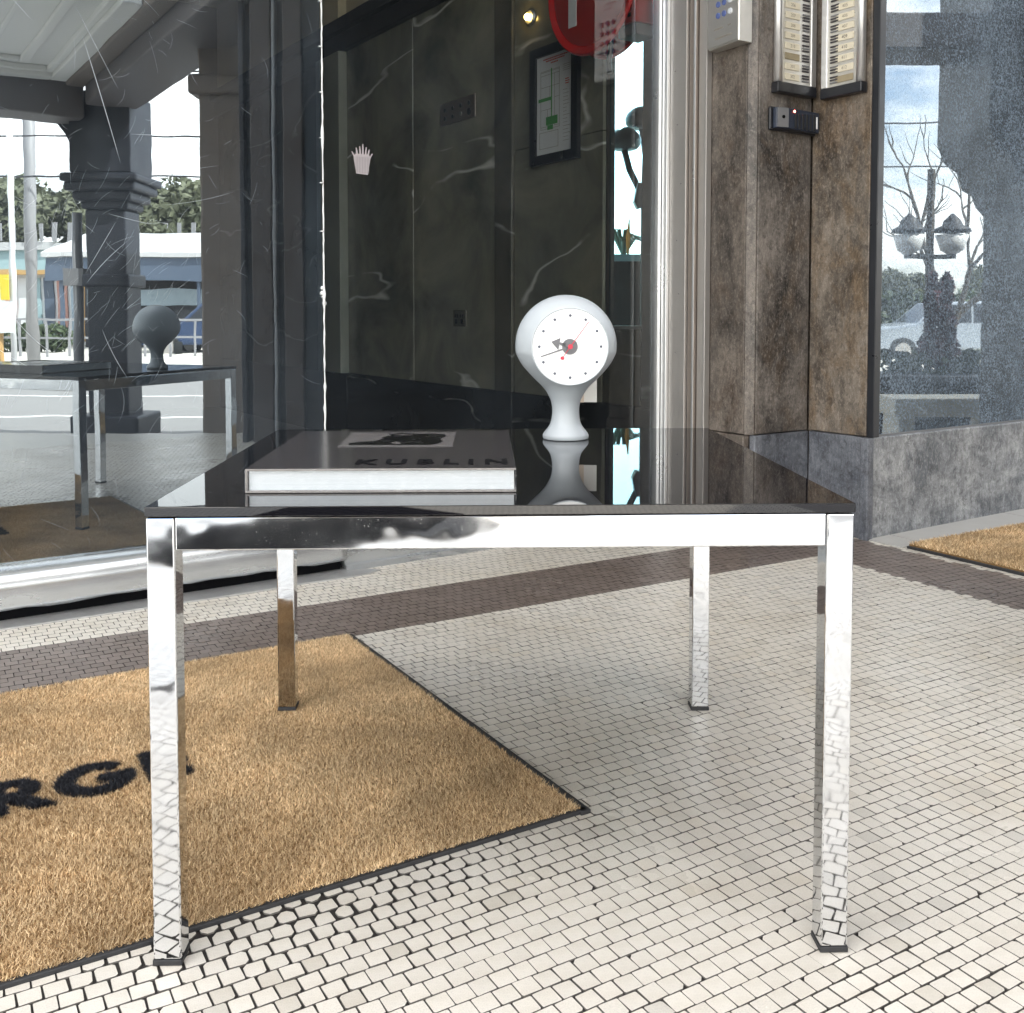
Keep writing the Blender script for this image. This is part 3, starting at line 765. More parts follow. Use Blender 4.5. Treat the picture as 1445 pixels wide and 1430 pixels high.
MB().lathe([(-0.020, .060), (-.045, .0648), (YC + .003, .0668), (YC - .0004, .0667), (YC - .0012, .0659), (YC - .0012, .0640), (YC - .0002, .0640)], 96, (0, 0, cz), 'y').build('bezel', M['clock_grey'], ck, smooth=True)
YD = YC - .0008
dial = MB().lathe([(YC + .001, .0642), (YD, .0642)], 96, (0, 0, cz), 'y').build('dial', M['dial_white'], ck)
PXM = 0.001243
for k in range(12):
    t_ = R(90 - 30 * k); r_ = 42.4 * PXM
    MB().lathe([(YD - .0006, .0025), (YD + .0002, .0025)], 14, (r_ * math.cos(t_), 0, cz + r_ * math.sin(t_)), 'y').build('hour_marker', M['dot'], dial)
mb = MB(); mb.lathe([(YD - .0016, .0134), (YD - .0010, .0134)], 32, (-.0006, 0, cz), 'y')
def bladexz(mb, p, q, w0, w1, y0, y1):
    d = Vector((q[0] - p[0], q[1] - p[1])).normalized(); n = Vector((-d.y, d.x))
    mb.prism([(p[0] + n.x * w0, cz + p[1] + n.y * w0), (q[0] + n.x * w1, cz + q[1] + n.y * w1), (q[0] - n.x * w1, cz + q[1] - n.y * w1), (p[0] - n.x * w0, cz + p[1] - n.y * w0)], y0, y1, 'xz')
bladexz(mb, (-.006, .002), (-.021, .0065), .0042, .0012, YD - .0016, YD - .0010)
mb.prism([(-.0325, cz + .0085), (-.0165, cz + .0150), (-.0205, cz - .0055)], YD - .00165, YD - .00105, 'xz')
mb.build('hour_hand', M['hand_grey'], ck)
mb = MB(); mb.lathe([(YD - .0026, .0078), (YD - .0020, .0078)], 28, (0, 0, cz), 'y'); bladexz(mb, (0, 0), (-40.5 * PXM, -13.5 * PXM), .0014, .0009, YD - .0026, YD - .0020)
mb.build('minute_hand', M['hand_grey'], ck)
mb = MB(); mb.lathe([(YD - .0040, .0042), (YD - .0030, .0042)], 24, (0, 0, cz), 'y')
bladexz(mb, (0, 0), (25.5 * PXM, 34.5 * PXM), .0007, .0005, YD - .0036, YD - .0031); bladexz(mb, (0, 0), (-10 * PXM, -14 * PXM), .0005, .0005, YD - .0036, YD - .0031)
mb.lathe([(YD - .0037, .0032), (YD - .0030, .0032)], 18, (-11 * PXM, 0, cz - 15.5 * PXM), 'y')
mb.build('second_hand', M['hand_red'], ck)
tg = thing('price_tag', 'small white and beige card tag hanging behind the ball clock', 'tag', (0.128, 1.853, TH_ + 0.066), R(-6))
MB().box(-0.030, 0.0275, 0, .0006, -0.008, 0.040).build('card_front', M['card'], tg)
MB().box(-0.030, 0.004, -.0007, -.0002, -0.0085, 0.038).build('card_flap', M['card_beige'], tg)
MB().tube([(-.022, 0, .040), (-.030, -.004, .062), (-.036, -.012, .080), (-.034, -.020, .095)], .0004, 5).build('string', M['card'], tg)

# ------------------------------------------------------------------ shop window on the left and its sill
GB = -2.78
win = thing('shop_window', 'scratched plate glass shopfront over a worn silver painted sill', 'window', ab(0, GB), ROT_W)   # local (a, depth into shop, z)
def glass(name, a0, a1, z0, z1, mat, parent):
    mb = MB(); mb.recalc = False
    vs = [(a0, 0, z0), (a1, 0, z0), (a1, 0, z1), (a0, 0, z1), (a0, .009, z0), (a1, .009, z0), (a1, .009, z1), (a0, .009, z1)]
    mb.add(vs, [(0, 1, 2, 3)], 0); mb.add(vs, [(5, 4, 7, 6), (4, 0, 3, 7), (1, 5, 6, 2), (3, 2, 6, 7), (4, 5, 1, 0)], 1)
    return mb.build(name, [mat, M['glass_back']], parent)
ZG = 3.1
gl_ = glass('glass_pane', -2.4, 1.192, 0.13, ZG, M['pane_left'], win); gl_['label'] = 'scratched pane mirroring the street'
gr_ = glass('glass_pane', 1.204, 2.500, 0.05, ZG, M['pane_right'], win); gr_['label'] = 'clear pane in front of the marble lobby'
# silver sill: rounded nose, bowed a little, ending in a square cut beside the joint
def sill_mesh(a0, a1, prof, jag=0.0, seg=0.05, seed=1):
    g = random.Random(seed); mb = MB(); k = len(prof); n_ = max(2, int((a1 - a0) / seg) + 1)
    for i in range(n_):
        a = a0 + (a1 - a0) * i / (n_ - 1)
        for y, z in prof: mb.v.append((a, y + g.uniform(-.0006, .0006), z + g.uniform(-.0006, .0006) + (g.uniform(-jag, jag) if z < 0.045 else 0)))
    for i in range(n_ - 1):
        for j in range(k):
            mb.f.append((i * k + j, i * k + (j + 1) % k, (i + 1) * k + (j + 1) % k, (i + 1) * k + j)); mb.m.append(0)
    mb.f += [tuple(range(k)), tuple((n_ - 1) * k + j for j in range(k))[::-1]]; mb.m += [0, 0]
    return mb
sill_mesh(-2.4, 1.236, [(.02, .138), (-.020, .136), (-.048, .128), (-.062, .110), (-.067, .088), (-.064, .068), (-.066, .046), (-.062, .036), (.02, .034)], 0.004).build('sill', M['silver'], win, smooth=True)
sill_mesh(1.240, 2.49, [(.02, .060), (-.022, .060), (-.034, .052), (-.036, .020), (-.050, .016), (-.052, .000), (.02, -.002)], 0.0, seed=4).build('sill', M['silver'], win)
MB().box(-2.4, 1.23, -0.030, 0.03, -0.004, 0.036).build('black_gap_fill', M['black'], win)  # solid black block painting the shade inside the gap
fp = [(-2.4, -.095), (.2, -.10), (.6, -.112), (.75, -.118), (.95, -.122), (1.1, -.117), (1.20, -.124), (1.28, -.118), (1.325, -.098), (1.30, -.07), (1.245, -.055), (1.235, -.03), (-2.4, -.03)]
MB().prism(fp, 0.0005, 0.0045).build('flashing', M['flash'], win)
# silicone bead between the panes with blobs and drips
pts, rs = [], []
g = random.Random(5)
z = 0.13
while z < ZG:
    pts.append((1.197 + g.uniform(-.0008, .0008), -.002, z))
    blob = 0.004 if (0.78 < z < 0.84 or 0.46 < z < 0.56 and g.random() < .5 or 1.24 < z < 1.30) else 0.0
    rs.append(0.0021 + g.uniform(-.0006, .0008) + blob * g.uniform(0.3, 1)); z += 0.016
mb = MB().tube(pts, rs, 8)
for zz in (0.81, 1.0, 1.14, 1.27, 1.40, 1.53, 1.66): mb.tube([(1.197, -.003, zz), (1.190 - g.random() * .004, -.004, zz + g.uniform(-.003, .003))], [.0024, .0014], 6)
for zz in (0.79, 0.82, 0.835): mb.lathe([(-.004, .001), (-.002, .006 + .004 * g.random()), (0.001, .002)], 12, (1.197 + g.uniform(-.006, .003), -.001, zz), 'y')
mb.build('silicone_joint', M['silicone'], win, smooth=True)
# scratches gouged into the left pane: raised burrs a fraction of a millimetre proud
mb = MB(); g = random.Random(11)
def scratch(a, z, ang, L, w_, bend=0.0):
    k = 6; prev = None; p = []
    for i in range(k + 1):
        t_ = i / k; p.append((a + math.cos(ang + bend * t_) * L * t_, z + math.sin(ang + bend * t_) * L * t_))
    o = len(mb.v)
    for i, (x, y) in enumerate(p):
        d = ang + bend * i / k; ww = w_ * (1 - abs(2 * i / k - 1) ** 3) + 0.00006
        mb.v.append((x - math.sin(d) * ww, -.0004, y + math.cos(d) * ww)); mb.v.append((x + math.sin(d) * ww, -.0004, y - math.cos(d) * ww))
    for i in range(k): mb.f.append((o + 2 * i, o + 2 * i + 1, o + 2 * i + 3, o + 2 * i + 2)); mb.m.append(0)
for a, z, an, L, w_ in ((.545, 1.47, -1.28, .33, .0011), (.93, 1.755, -.52, .17, .0014), (.92, 1.77, -.50, .16, .0009), (.36, 1.56, -.80, .10, .0007), (.53, 1.54, -1.1, .22, .0006), (.66, 1.23, .03, .11, .0006),
                         (.545, .84, .95, .15, .0007), (.54, .86, 1.05, .16, .0006), (.60, 1.02, -.25, .12, .0005), (.58, .72, -1.25, .14, .0006), (.46, .66, 2.5, .12, .0006), (.40, .63, 2.6, .10, .0005), (.70, 1.10, .5, .20, .0004), (.74, 1.05, .12, .20, .0004)):
    scratch(a, z, an, L, w_ * .62, g.uniform(-.2, .2))
for i in range(170):
    a = g.gauss(.62, .28); z = g.uniform(.16, 1.8)
    if a > 1.17: continue
    scratch(a, z, g.gauss(-.6, .9), abs(g.gauss(.02, .03)) + .006, g.uniform(.00005, .00014), g.uniform(-.5, .5))
for i in range(150):
    a, z = g.gauss(.55, .16), g.gauss(.78, .22)
    scratch(a, z, g.gauss(1.0, .25), abs(g.gauss(.035, .02)) + .006, g.uniform(.00004, .00012), g.uniform(-.3, .3))
for i in range(420):
    a, z = g.uniform(.1, 2.4), g.uniform(.2, 1.85); s_ = g.uniform(.0002, .0006); mb.add([(a - s_, -.0004, z), (a, -.0004, z - s_), (a + s_, -.0004, z), (a, -.0004, z + s_ * 1.4)], [(0, 1, 2, 3)])
tag(mb.build('scratches', M['scratch'], win), kind='stuff')

# paper hand stuck to the lobby pane
hs = thing('paper_hand', 'pale cut-out paper hand stuck on the lobby glass', 'sticker', ab(1.322, GB + .003, 1.214), ROT_W)
mb = MB(); mb.prism([(-.020, -.038), (.018, -.040), (.027, .010), (.022, .020), (-.022, .020), (-.028, .008)], -.0012, -.0004, 'xz')
for x, z1, tx in ((-.024, .026, -.010), (-.014, .038, -.006), (-.006, .043, -.002), (.002, .050, 0), (.010, .042, .003), (.017, .036, .006), (.024, .024, .009)):
    mb.prism([(x - .0036, .010), (x + .0036, .010), (x + tx + .0018, z1), (x + tx - .0012, z1)], -.0011, -.0005, 'xz')
mb.build('cutout', M['faint_paper'], hs)
mb = MB()
for i in range(9): x = -.021 + i * .0052; mb.prism([(x, -.036), (x + .0009, -.036), (x + .0013, .012), (x + .0004, .012)], -.0017, -.00125, 'xz')
mb.build('grooves', M['grey_plastic'], hs)

# ------------------------------------------------------------------ aluminium jamb
jb = thing('door_jamb', 'tall brushed aluminium jamb between the lobby glass and the stained stone pilaster', 'jamb', ab(0, 0), ROT_W)   # local (a, -b, z)
ZJ = 3.2
MB().box(2.486, 2.500, 2.764, 2.800, 0, ZJ).build('glazing_bead', M['alu_bright'], jb, bevel=.002)
MB().box(2.4995, 2.5125, 2.735, 2.763, 0, ZJ).build('glazing_bead', M['alu_bright'], jb, bevel=.003)
MB().box(2.5130, 2.566, 2.652, 2.800, 0, ZJ).build('main_post', M['alu'], jb, bevel=.0025)
MB().box(2.5235, 2.566, 2.622, 2.6485, 0, ZJ).build('cover_strip', M['alu_brown'], jb, bevel=.002)
MB().box(2.5200, 2.5232, 2.617, 2.624, 0, ZJ).build('bright_edge', M['alu_bright'], jb)
MB().box(2.5400, 2.566, 2.580, 2.6185, 0, ZJ).build('cover_strip', M['alu'], jb, bevel=.002)
mb = MB()
for z in (.62, .83, 1.02, 1.22, 1.43, 1.62): mb.lathe([(2.5112, .0012), (2.5122, .0022), (2.5130, .0022)], 10, (0, 2.775 - .10 + .012 * (z * 37 % 3), z), 'x')
mb.build('screw', M['grey_plastic'], jb)

# ------------------------------------------------------------------ stone pilaster with a re-entrant corner
pl = thing('stone_pilaster', 'weathered brown and grey stone pilaster with an inner corner', 'pillar', ab(0, 0), ROT_W)
ZP, ZB = 3.4, 0.345
MB().prism([(2.590, 2.80), (2.590, 2.415), (2.886, 2.415), (2.886, 2.165), (3.0, 2.165), (3.0, 2.80)], 0, ZP).build('core', M['stone_dark'], pl)
MB().box(2.568, 2.588, 2.420, 2.80, ZB + .003, ZP).build('stone_panel', M['stone_dark'], pl, bevel=.003)
MB().prism([(2.5685, 2.416), (2.5885, 2.416), (2.5975, 2.3945), (2.5925, 2.3945)], ZB + .003, ZP).build('corner_strip', M['stone_dark'], pl)
MB().box(2.600, 2.862, 2.393, 2.413, ZB + .003, ZP).build('stone_panel', M['stone_grey'], pl, bevel=.003)
MB().box(2.866, 2.884, 2.150, 2.391, ZB + .003, ZP).build('stone_panel', M['stone_brown'], pl, bevel=.003)
MB().box(2.561, 2.588, 2.412, 2.80, 0, ZB).build('plinth_block', M['stone_dark'], pl, bevel=.004)
MB().box(2.5895, 2.862, 2.386, 2.413, 0, ZB).build('plinth_block', M['stone_blue'], pl, bevel=.004)
MB().box(2.859, 2.884, 2.166, 2.384, 0, ZB).build('plinth_block', M['stone_blue'], pl, bevel=.004)

# ------------------------------------------------------------------ shop window on the right
rw = thing('display_window', 'salt speckled display window in a black frame above pale grey stone', 'window', ab(0, 0), ROT_W)
MB().box(2.852, 2.884, 2.128, 2.164, -.02, ZB).build('plinth_strip', M['stone_blue'], rw, bevel=.005)
for x0, x1 in ((2.8875, 4.36), (4.363, 5.4)): MB().box(x0, x1, 2.135, 2.30, -.02, .344).build('plinth_block', M['stone_pale'], rw, bevel=.005)
MB().box(2.866, 2.8975, 2.120, 2.148, ZB + .002, 3.2).build('frame', M['black_plastic'], rw, bevel=.002)
MB().box(2.898, 5.4, 2.146, 2.20, .3445, .350).build('ledge', M['grey_plastic'], rw)
mb = MB(); mb.recalc = False; vs = [(2.898, 2.150, .3505), (5.4, 2.150, .3505), (5.4, 2.150, 3.2), (2.898, 2.150, 3.2), (2.898, 2.158, .3505), (5.4, 2.158, .3505), (5.4, 2.158, 3.2), (2.898, 2.158, 3.2)]
mb.add(vs, [(0, 1, 2, 3)], 0); mb.add(vs, [(5, 4, 7, 6), (4, 0, 3, 7), (1, 5, 6, 2), (3, 2, 6, 7), (4, 5, 1, 0)], 1)
rp = mb.build('glass_pane', [M['pane_dirty'], M['glass_back']], rw)
text('lettering', 'Sunday', 0.022, M['faint_ink'], rp, (3.375, 2.1485, 1.925), mirror=True, depth=.0002)
text('lettering', '5pm', 0.022, M['faint_ink'], rp, (3.20, 2.1485, 1.915), mirror=True, depth=.0002)
dk = thing('shop_interior', 'dark unlit shop interior behind the speckled window', 'shop interior', ab(0, 0), ROT_W)
mb = MB(); mb.box(3.003, 5.4, 3.2, 3.25, -.02, 3.2); mb.box(3.003, 5.4, 2.31, 3.199, -.02, .02); mb.box(5.35, 5.4, 2.31, 3.199, .021, 3.2); mb.box(3.003, 3.02, 2.31, 3.199, .021, 3.2); mb.box(3.021, 5.349, 2.17, 3.199, 3.15, 3.2)
mb.build('lining', M['lobby_dark'], dk)

# ------------------------------------------------------------------ unseen upper walls, sized to keep the sun off the entrance
up = thing('shop_upper_walls', 'unseen rendered walls and parapet above the shop entrance, sized to block the sun', 'building', ab(0, 0), ROT_W)
MB().box(-9, 2.52, 2.815, 12, 3.22, 4.25).build('wall', M['brown_pier'], up)
MB().box(2.521, 10, 2.17, 7.2, 3.42, 4.25).build('wall', M['brown_pier'], up)
MB().box(5.41, 10, 2.18, 3.3, -.3, 3.41).build('wall', M['stone_dark'], up)
MB().box(-9, -2.41, 2.80, 3.1, -.05, 3.21).build('wall', M['stone_dark'], up)

# ------------------------------------------------------------------ lobby behind the glass
lb = [('lobby_floor', (-2.5, 2.62, 2.80, 8.2, -.02, .0125), 'lobby_floor'), ('lobby_ceiling', (-2.5, 2.62, 2.815, 8.2, 3.15, 3.2), 'cream_wall'),
      ('lobby_back_wall', (-2.5, 2.62, 8.001, 8.2, .013, 3.149), 'lobby_dark'), ('lobby_side_wall', (-2.5, -2.4, 2.815, 7.999, .013, 3.149), 'lobby_dark')]
for nm, q, m_ in lb: structure(nm, MB().box(*q), M[m_], rot=ROT_W)
mw = thing('marble_wall', 'dark veined marble side wall of the lobby with black plinth', 'wall', ab(2.549, 0), ROT_B)   # local (b, a - 2.549, z), seen from -y
MB().box(-8.0, -3.160, .02, .06, .013, 3.149).build('backing_wall', M['lobby_dark'], mw)
MB().box(-3.159, -2.81, .02, .06, .013, .70).build('backing_wall', M['lobby_dark'], mw)
MB().box(-2.928, -2.81, .02, .06, .701, 3.149).build('backing_wall', M['lobby_dark'], mw)
MP = [(-2.926, -2.812, 'marble_strip', 0), (-3.788, -3.162, 'marble', 0), (-3.935, -3.793, 'marble_strip', .012), (-4.737, -3.941, 'marble', 0), (-5.556, -4.743, 'marble', 0), (-5.90, -5.562, 'marble_grey', .05), (-6.6, -5.905, 'marble_strip', 0), (-7.95, -6.605, 'marble_strip', 0)]
for b0, b1, m_, pr in MP:
    z1 = 2.296
    if b0 == -2.926: MB().box(-3.158, -2.930, 0, .018, .4032, .698).build('marble_panel', M['marble_strip'], mw, bevel=.0025)
    cuts = [.402, 1.30 + (b0 * 7 % .3), z1] if m_ == 'marble' and b0 > -4 else [.402, z1]
    for i in range(len(cuts) - 1):
        MB().box(b0, b1, -pr, .018, cuts[i] + .0012, cuts[i + 1] - .0012).build('marble_panel', M[m_], mw, bevel=.0025)
for b0, b1 in ((-3.79, -2.812), (-5.556, -3.794), (-7.95, -5.56)): MB().box(b0 + .001, b1 - .001, -.014, .018, .013, .400).build('plinth_panel', M['marble_plinth'], mw, bevel=.003)
mb = MB(); mb.box(-7.95, -3.162, -.030, .018, 2.299, 2.40); mb.box(-7.95, -3.162, -.065, .018, 2.402, 2.474)
mb.build('cornice', M['cornice'], mw, bevel=.006)
MB().box(-7.95, -3.162, .002, .018, 2.476, 3.148).build('upper_wall', M['cream_wall'], mw)
MB().box(-5.905, -5.555, -.052, .000, 2.476, 3.148).build('upper_pier', M['cream_wall'], mw)
swn = thing('stand_in_window', 'tall narrow added window beside the jamb, standing in for a reflected strip of sky', 'window', ab(2.549, 0), ROT_B)  # added window in place of sky reflected by the lobby glass
mb = MB(); mb.recalc = False; vs = [(-3.157, .030, 0.702), (-2.930, .030, 0.702), (-2.930, .030, 3.147), (-3.157, .030, 3.147), (-3.157, .036, 0.702), (-2.930, .036, 0.702), (-2.930, .036, 3.147), (-3.157, .036, 3.147)]
mb.add(vs, [(0, 1, 2, 3)], 0); mb.add(vs, [(5, 4, 7, 6), (4, 0, 3, 7), (1, 5, 6, 2), (3, 2, 6, 7), (4, 5, 1, 0)], 1)
mb.build('glass_pane', [M['pane_side'], M['glass_back']], swn)
MB().box(-3.158, -2.929, .0, .019, .6985, .712).build('sill', M['alu'], swn)

ep = thing('evacuation_plan', 'white evacuation plan in a black frame on the marble', 'picture frame', ab(2.549, -3.471, 1.640), ROT_B)
fw, fh, fb = .168, .247, .040
mb = MB(); mb.box(-fw, fw, -.022, -.002, fh - fb, fh); mb.box(-fw, fw, -.022, -.002, -fh, -fh + fb); mb.box(-fw, -fw + fb, -.022, -.002, -fh + fb, fh - fb); mb.box(fw - fb, fw, -.022, -.002, -fh + fb, fh - fb)
mb.build('frame', M['black_plastic'], ep)
pp = MB().box(-fw + fb, fw - fb, -.010, -.003, -fh + fb, fh - fb).build('paper', M['paper'], ep)
mb = MB()
def ln(x0, z0, x1, z1):
    x0, x1, z0, z1 = x0 * .84, x1 * .84, z0 * .9, z1 * .9
    mb.box(min(x0, x1) - .0006, max(x0, x1) + .0006, -.0112, -.0104, min(z0, z1) - .0006, max(z0, z1) + .0006)
kx = .84
for x0, x1, z0, z1 in ((-.118, .040, .14, .155), (-.118, .040, .085, .14), (-.118, -.040, .03, .085), (.0, .040, .03, .14), (-.118, -.03, -.02, .03), (.0, .04, -.10, .03), (-.118, -.06, -.10, -.02), (-.13, .03, -.20, -.125), (-.118, .04, -.11, .16)):
    ln(x0, z0, x1, z0); ln(x0, z1, x1, z1); ln(x0, z0, x0, z1); ln(x1, z0, x1, z1)
g = random.Random(3)
for i in range(15): z = .05 - i * .0165; ln(.072, z, .072 + g.uniform(.025, .06), z)
for i in range(4): z = .165 - i * .009; ln(.07, z, .135, z)
tag(mb.build('plan_lines', M['faint_ink'], pp), kind='stuff')
mb = MB(); mb.box(-.024, -.017, -.0118, -.0113, -.06, .15); mb.box(-.115, -.024, -.0118, -.0113, .018, .032); mb.box(-.06, .022, -.0118, -.0113, -.085, -.05); mb.box(-.05, -.01, -.0118, -.0113, -.105, -.086)
mb.build('plan_route', M['ink_green'], pp)
mb = MB()
for z, x0, x1 in ((.192, -.080, .095), (.183, -.06, .070), (.172, -.025, .025)):
    x = x0
    while x < x1: q = g.uniform(.004, .012); mb.box(x, min(x + q, x1), -.0118, -.0113, z - .0028, z + .0028); x += q + .003
for i in range(3): mb.box(.075, .075 + g.uniform(.015, .03), -.0118, -.0113, .085 - i * .009, .089 - i * .009)
tag(mb.build('red_print', M['ink_red'], pp), kind='stuff')

hr = thing('hose_reel', 'red fire hose reel mounted on the marble by the jamb', 'hose reel', ab(2.549, -3.085, 2.012), ROT_B)
MB().lathe([(-.125, .0), (-.125, .235), (-.135, .262), (-.120, .270), (-.112, .262), (-.112, .235)], 64, (0, 0, 0), 'y').build('front_disc', M['red'], hr, smooth=False, bevel=.004)
MB().lathe([(-.1262, .228), (-.1252, .231)], 56, (0, 0, 0), 'y').build('centre_panel', M['red_dull'], hr)
MB().lathe([(-.110, .17), (-.03, .17)], 40, (0, 0, 0), 'y').build('hose_coil', M['black_plastic'], hr)
MB().lathe([(-.028, .235), (-.030, .262), (-.018, .268), (-.012, .235)], 64, (0, 0, 0), 'y').build('back_disc', M['red'], hr, bevel=.003)
MB().lathe([(-.012, .07), (-.002, .07)], 20, (0, 0, 0), 'y').build('wall_bracket', M['red_dull'], hr)
MB().box(-.135, -.085, -.1285, -.1265, -.14, .01).build('instruction_label', M['paper'], hr)
mb = MB(); mb.tube([(.05, -.07, -.16), (.07, -.08, -.25), (.062, -.085, -.30), (.068, -.085, -.345)], .010, 10)
mb.build('hose_end', M['black_plastic'], hr, smooth=True)
ac = thing('alarm_cabinet', 'narrow dull red cabinet with square vents beside the hose reel', 'cabinet', ab(2.549, -2.900, 1.945), ROT_B)
MB().box(-.052, .052, -.105, -.002, -.125, .22).build('case', M['red_dull'], ac, bevel=.004)
mb = MB()
for i in range(3):
    for k in range(4): mb.box(-.038 + i * .025, -.022 + i * .025, -.1072, -.1055, -.105 + k * .026, -.090 + k * .026)
mb.build('vent_slot', M['black'], ac)
MB().box(-.050, .050, -.100, -.002, -.170, -.128).build('lower_case', M['grey_plastic'], ac, bevel=.003)

sw = thing('switch_plate', 'brown metal plate of key switches on the marble', 'switch plate', ab(2.549, -4.278, 1.742), ROT_B)
MB().box(-.165, .165, -.006, -.001, -.055, .055).build('plate', M['alu_brown'], sw, bevel=.002)
for i in range(4):
    for k in range(2):
        rr = .010 if not (i == 3 and k == 0) else .017
        x = -.115 + i * .076; z = .018 - .040 * (1 - k)
        MB().lathe([(-.010, rr * .8), (-.009, rr), (-.0055, rr)], 16, (x, 0, z), 'y').build('key_switch', M['black_plastic'] if i != 2 or k else M['alu'], sw)
sk = thing('wall_socket', 'dark double power socket low on the marble', 'socket', ab(2.549, -4.258, .735), ROT_B)
MB().box(-.06, .06, -.008, -.001, -.040, .040).build('plate', M['marble_strip'], sk, bevel=.003)
for x in (-.026, .026):
    mb = MB(); mb.box(x - .008, x + .008, -.012, -.0085, -.026, -.004); mb.box(x - .013, x - .006, -.0105, -.0085, .004, .020); mb.box(x + .006, x + .013, -.0105, -.0085, .004, .020)
    mb.build('outlet', M['black'], sk)
wl = thing('lamp_glint', 'small warm glowing bulb standing in for a lamp reflection in the marble', 'lamp', ab(2.549, -3.660, 2.040), ROT_B)  # added bulb glows in place of a lamp reflection on the marble
MB().lathe([(-.012, .028), (-.001, .034)], 24, (0, 0, 0), 'y').build('rose', M['steel'], wl)
MB().lathe([(-.030, .004), (-.028, .011), (-.022, .015), (-.016, .012), (-.012, .009)], 20, (0, 0, 0), 'y').build('bulb', M['bulb'], wl, smooth=True)

# ------------------------------------------------------------------ intercoms and reader on the pilaster
kp = thing('intercom_keypad', 'stainless intercom keypad in a wedge housing beside the jamb', 'intercom', ab(2.5675, -2.476, 1.66), ROT_B)   # local x = b, y = a
MB().prism([(-.084, -.040), (.074, -.062), (.078, -.058), (.078, -.001), (-.084, -.001)], 0, .62).build('housing', M['steel'], kp, bevel=.002)
fp_ = put(bpy.data.objects.new('face_plate', MB().box(-.079, .079, -.0035, 0, .006, .60).mesh('face_plate', M['steel'])), kp, loc=(-.005, -.0512, 0))
fp_.rotation_euler = (0, 0, -math.atan2(.022, .158))
for i in range(3):
    for k in range(4):
        MB().lathe([(-.0085, .0075), (-.0078, .0095), (-.0036, .0100)], 18, (-.022 + i * .032, 0, .105 + k * .037), 'y').build('button', M['white_button'] if i == 2 else M['blue_button'], fp_)
mb = MB()
for z, x0, x1 in ((.062, -.045, .0), (.062, .03, .045), (.030, -.04, .05), (.27, -.02, .03), (.29, -.03, .02)):
    x = x0
    while x < x1: mb.box(x, x + .0035, -.0041, -.0036, z - .0022, z + .0022); x += .0055
tag(mb.build('print', M['faint_ink'], fp_), kind='stuff')

def directory(root, rows, flip):
    """vertical call panel: rail, name plates, call buttons, black end cap. flip puts the rail on the other side"""
    W_ = .187 if not flip else .162
    s = -1 if flip else 1
    def X(x): return s * x
    def bx(mb, x0, x1, *r): mb.box(min(X(x0), X(x1)), max(X(x0), X(x1)), *r); return mb
    h = W_ / 2
    bx(MB(), -h + .018, h, -.026, -.001, 0, .62).build('panel', M['steel'], root, bevel=.0015)
    MB().lathe([(0, .0155), (.62, .0155)], 20, (X(-h + .0125), -.0165, 0)).build('rail', M['alu_bright'], root, smooth=True)
    bx(MB(), h - .022, h + .004, -.030, -.001, 0, .62).build('edge_strip', M['alu_bright'], root, bevel=.003)
    bx(MB(), -h - .004, h + .004, -.034, -.001, -.036, -.0005).build('end_cap', M['black_plastic'], root, bevel=.004)
    bx(MB(), -h + .030, h - .024, -.0268, -.0262, .228, .2292).build('panel_joint', M['grey_plastic'], root)
    for i, num in enumerate(rows):
        z = .020 + i * .0342
        np_ = bx(MB(), -h + .034, -h + .106, -.0292, -.0262, z - .0100, z + .0125).build('name_plate', M['label_dark'] if num in ('-', '--') else M['cream_label'], root, bevel=.002)
        if num not in ('-', '--', ''):
            text('number', num, .0155, M['ink'] if num in ('409', '410') else M['faint_ink'], np_, (X(-h + .070), -.0293, z + .0015), depth=.0002)
        for k in range(3):
            cb = bx(MB(), h - .066, h - .034, -.0300, -.0262, z - .0090 + k * .0092, z - .0040 + k * .0092)
            cb.build('call_button', M['ink'] if (i * 3 + k) % 5 else M['grey_plastic'], root)
d1 = thing('call_panel', 'silver resident call panel with rail at its outer side, above the card reader', 'intercom', ab(2.750, -2.392, 1.540), ROT_W, 'resident call panels')
directory(d1, ['302', '301', '-', '210', '209', '208', '207', '206', '--', '204', '', ''], False)
d2 = thing('call_panel', 'silver resident call panel with handwritten 409 and 410 plates, next to the display window frame', 'intercom', ab(2.8655, -2.249, 1.527), ROT_B, 'resident call panels')
directory(d2, ['-', '412', '411', '410', '409', '407', '406', '405', '404', '403', '', ''], True)
cr_ = thing('card_reader', 'black ribbed card reader with red light under the call panel', 'card reader', ab(2.753, -2.392, 1.418), ROT_W)
MB().box(-.116, .116, -.016, -.001, -.040, .040).build('back_plate', M['black_plastic'], cr_, bevel=.006)
MB().prism([(-.108, -.0165), (.108, -.0165), (.106, -.036), (-.055, -.044), (-.106, -.034)], -.035, .035).build('body', M['blue_black'], cr_, bevel=.004)
MB().prism([(-.104, -.0350), (-.062, -.0435), (-.062, -.0465), (-.104, -.0380)], -.032, .032).build('grey_face', M['grey_plastic'], cr_)
MB().lathe([(-.0455, .0055), (-.040, .0055)], 16, (-.083, 0, .002), 'y').build('lens', M['black'], cr_)
for i in range(6):
    x = -.030 + i * .020; yy = -.044 + (.008 / .161) * (x + .055)
    MB().box(x, x + .010, yy - .0035, yy + .003, -.031, .016 + .002 * i).build('rib', M['black_plastic'], cr_, bevel=.001)
MB().lathe([(-.0455, .002), (-.0445, .0042), (-.040, .0045)], 14, (-.030, 0, .025), 'y').build('indicator', M['led'], cr_)
MB().box(.088, .096, -.0385, -.034, -.022, .020).build('emblem', M['white_paint'], cr_, bevel=.002)

# ================================================================== the street, seen in the glass
def S(name, label, cat, s=0.0, n=0.0, z=0.0, group=None): return thing(name, label, cat, st(s, n, z), ROT_S, group)   # local (s, -n, z)
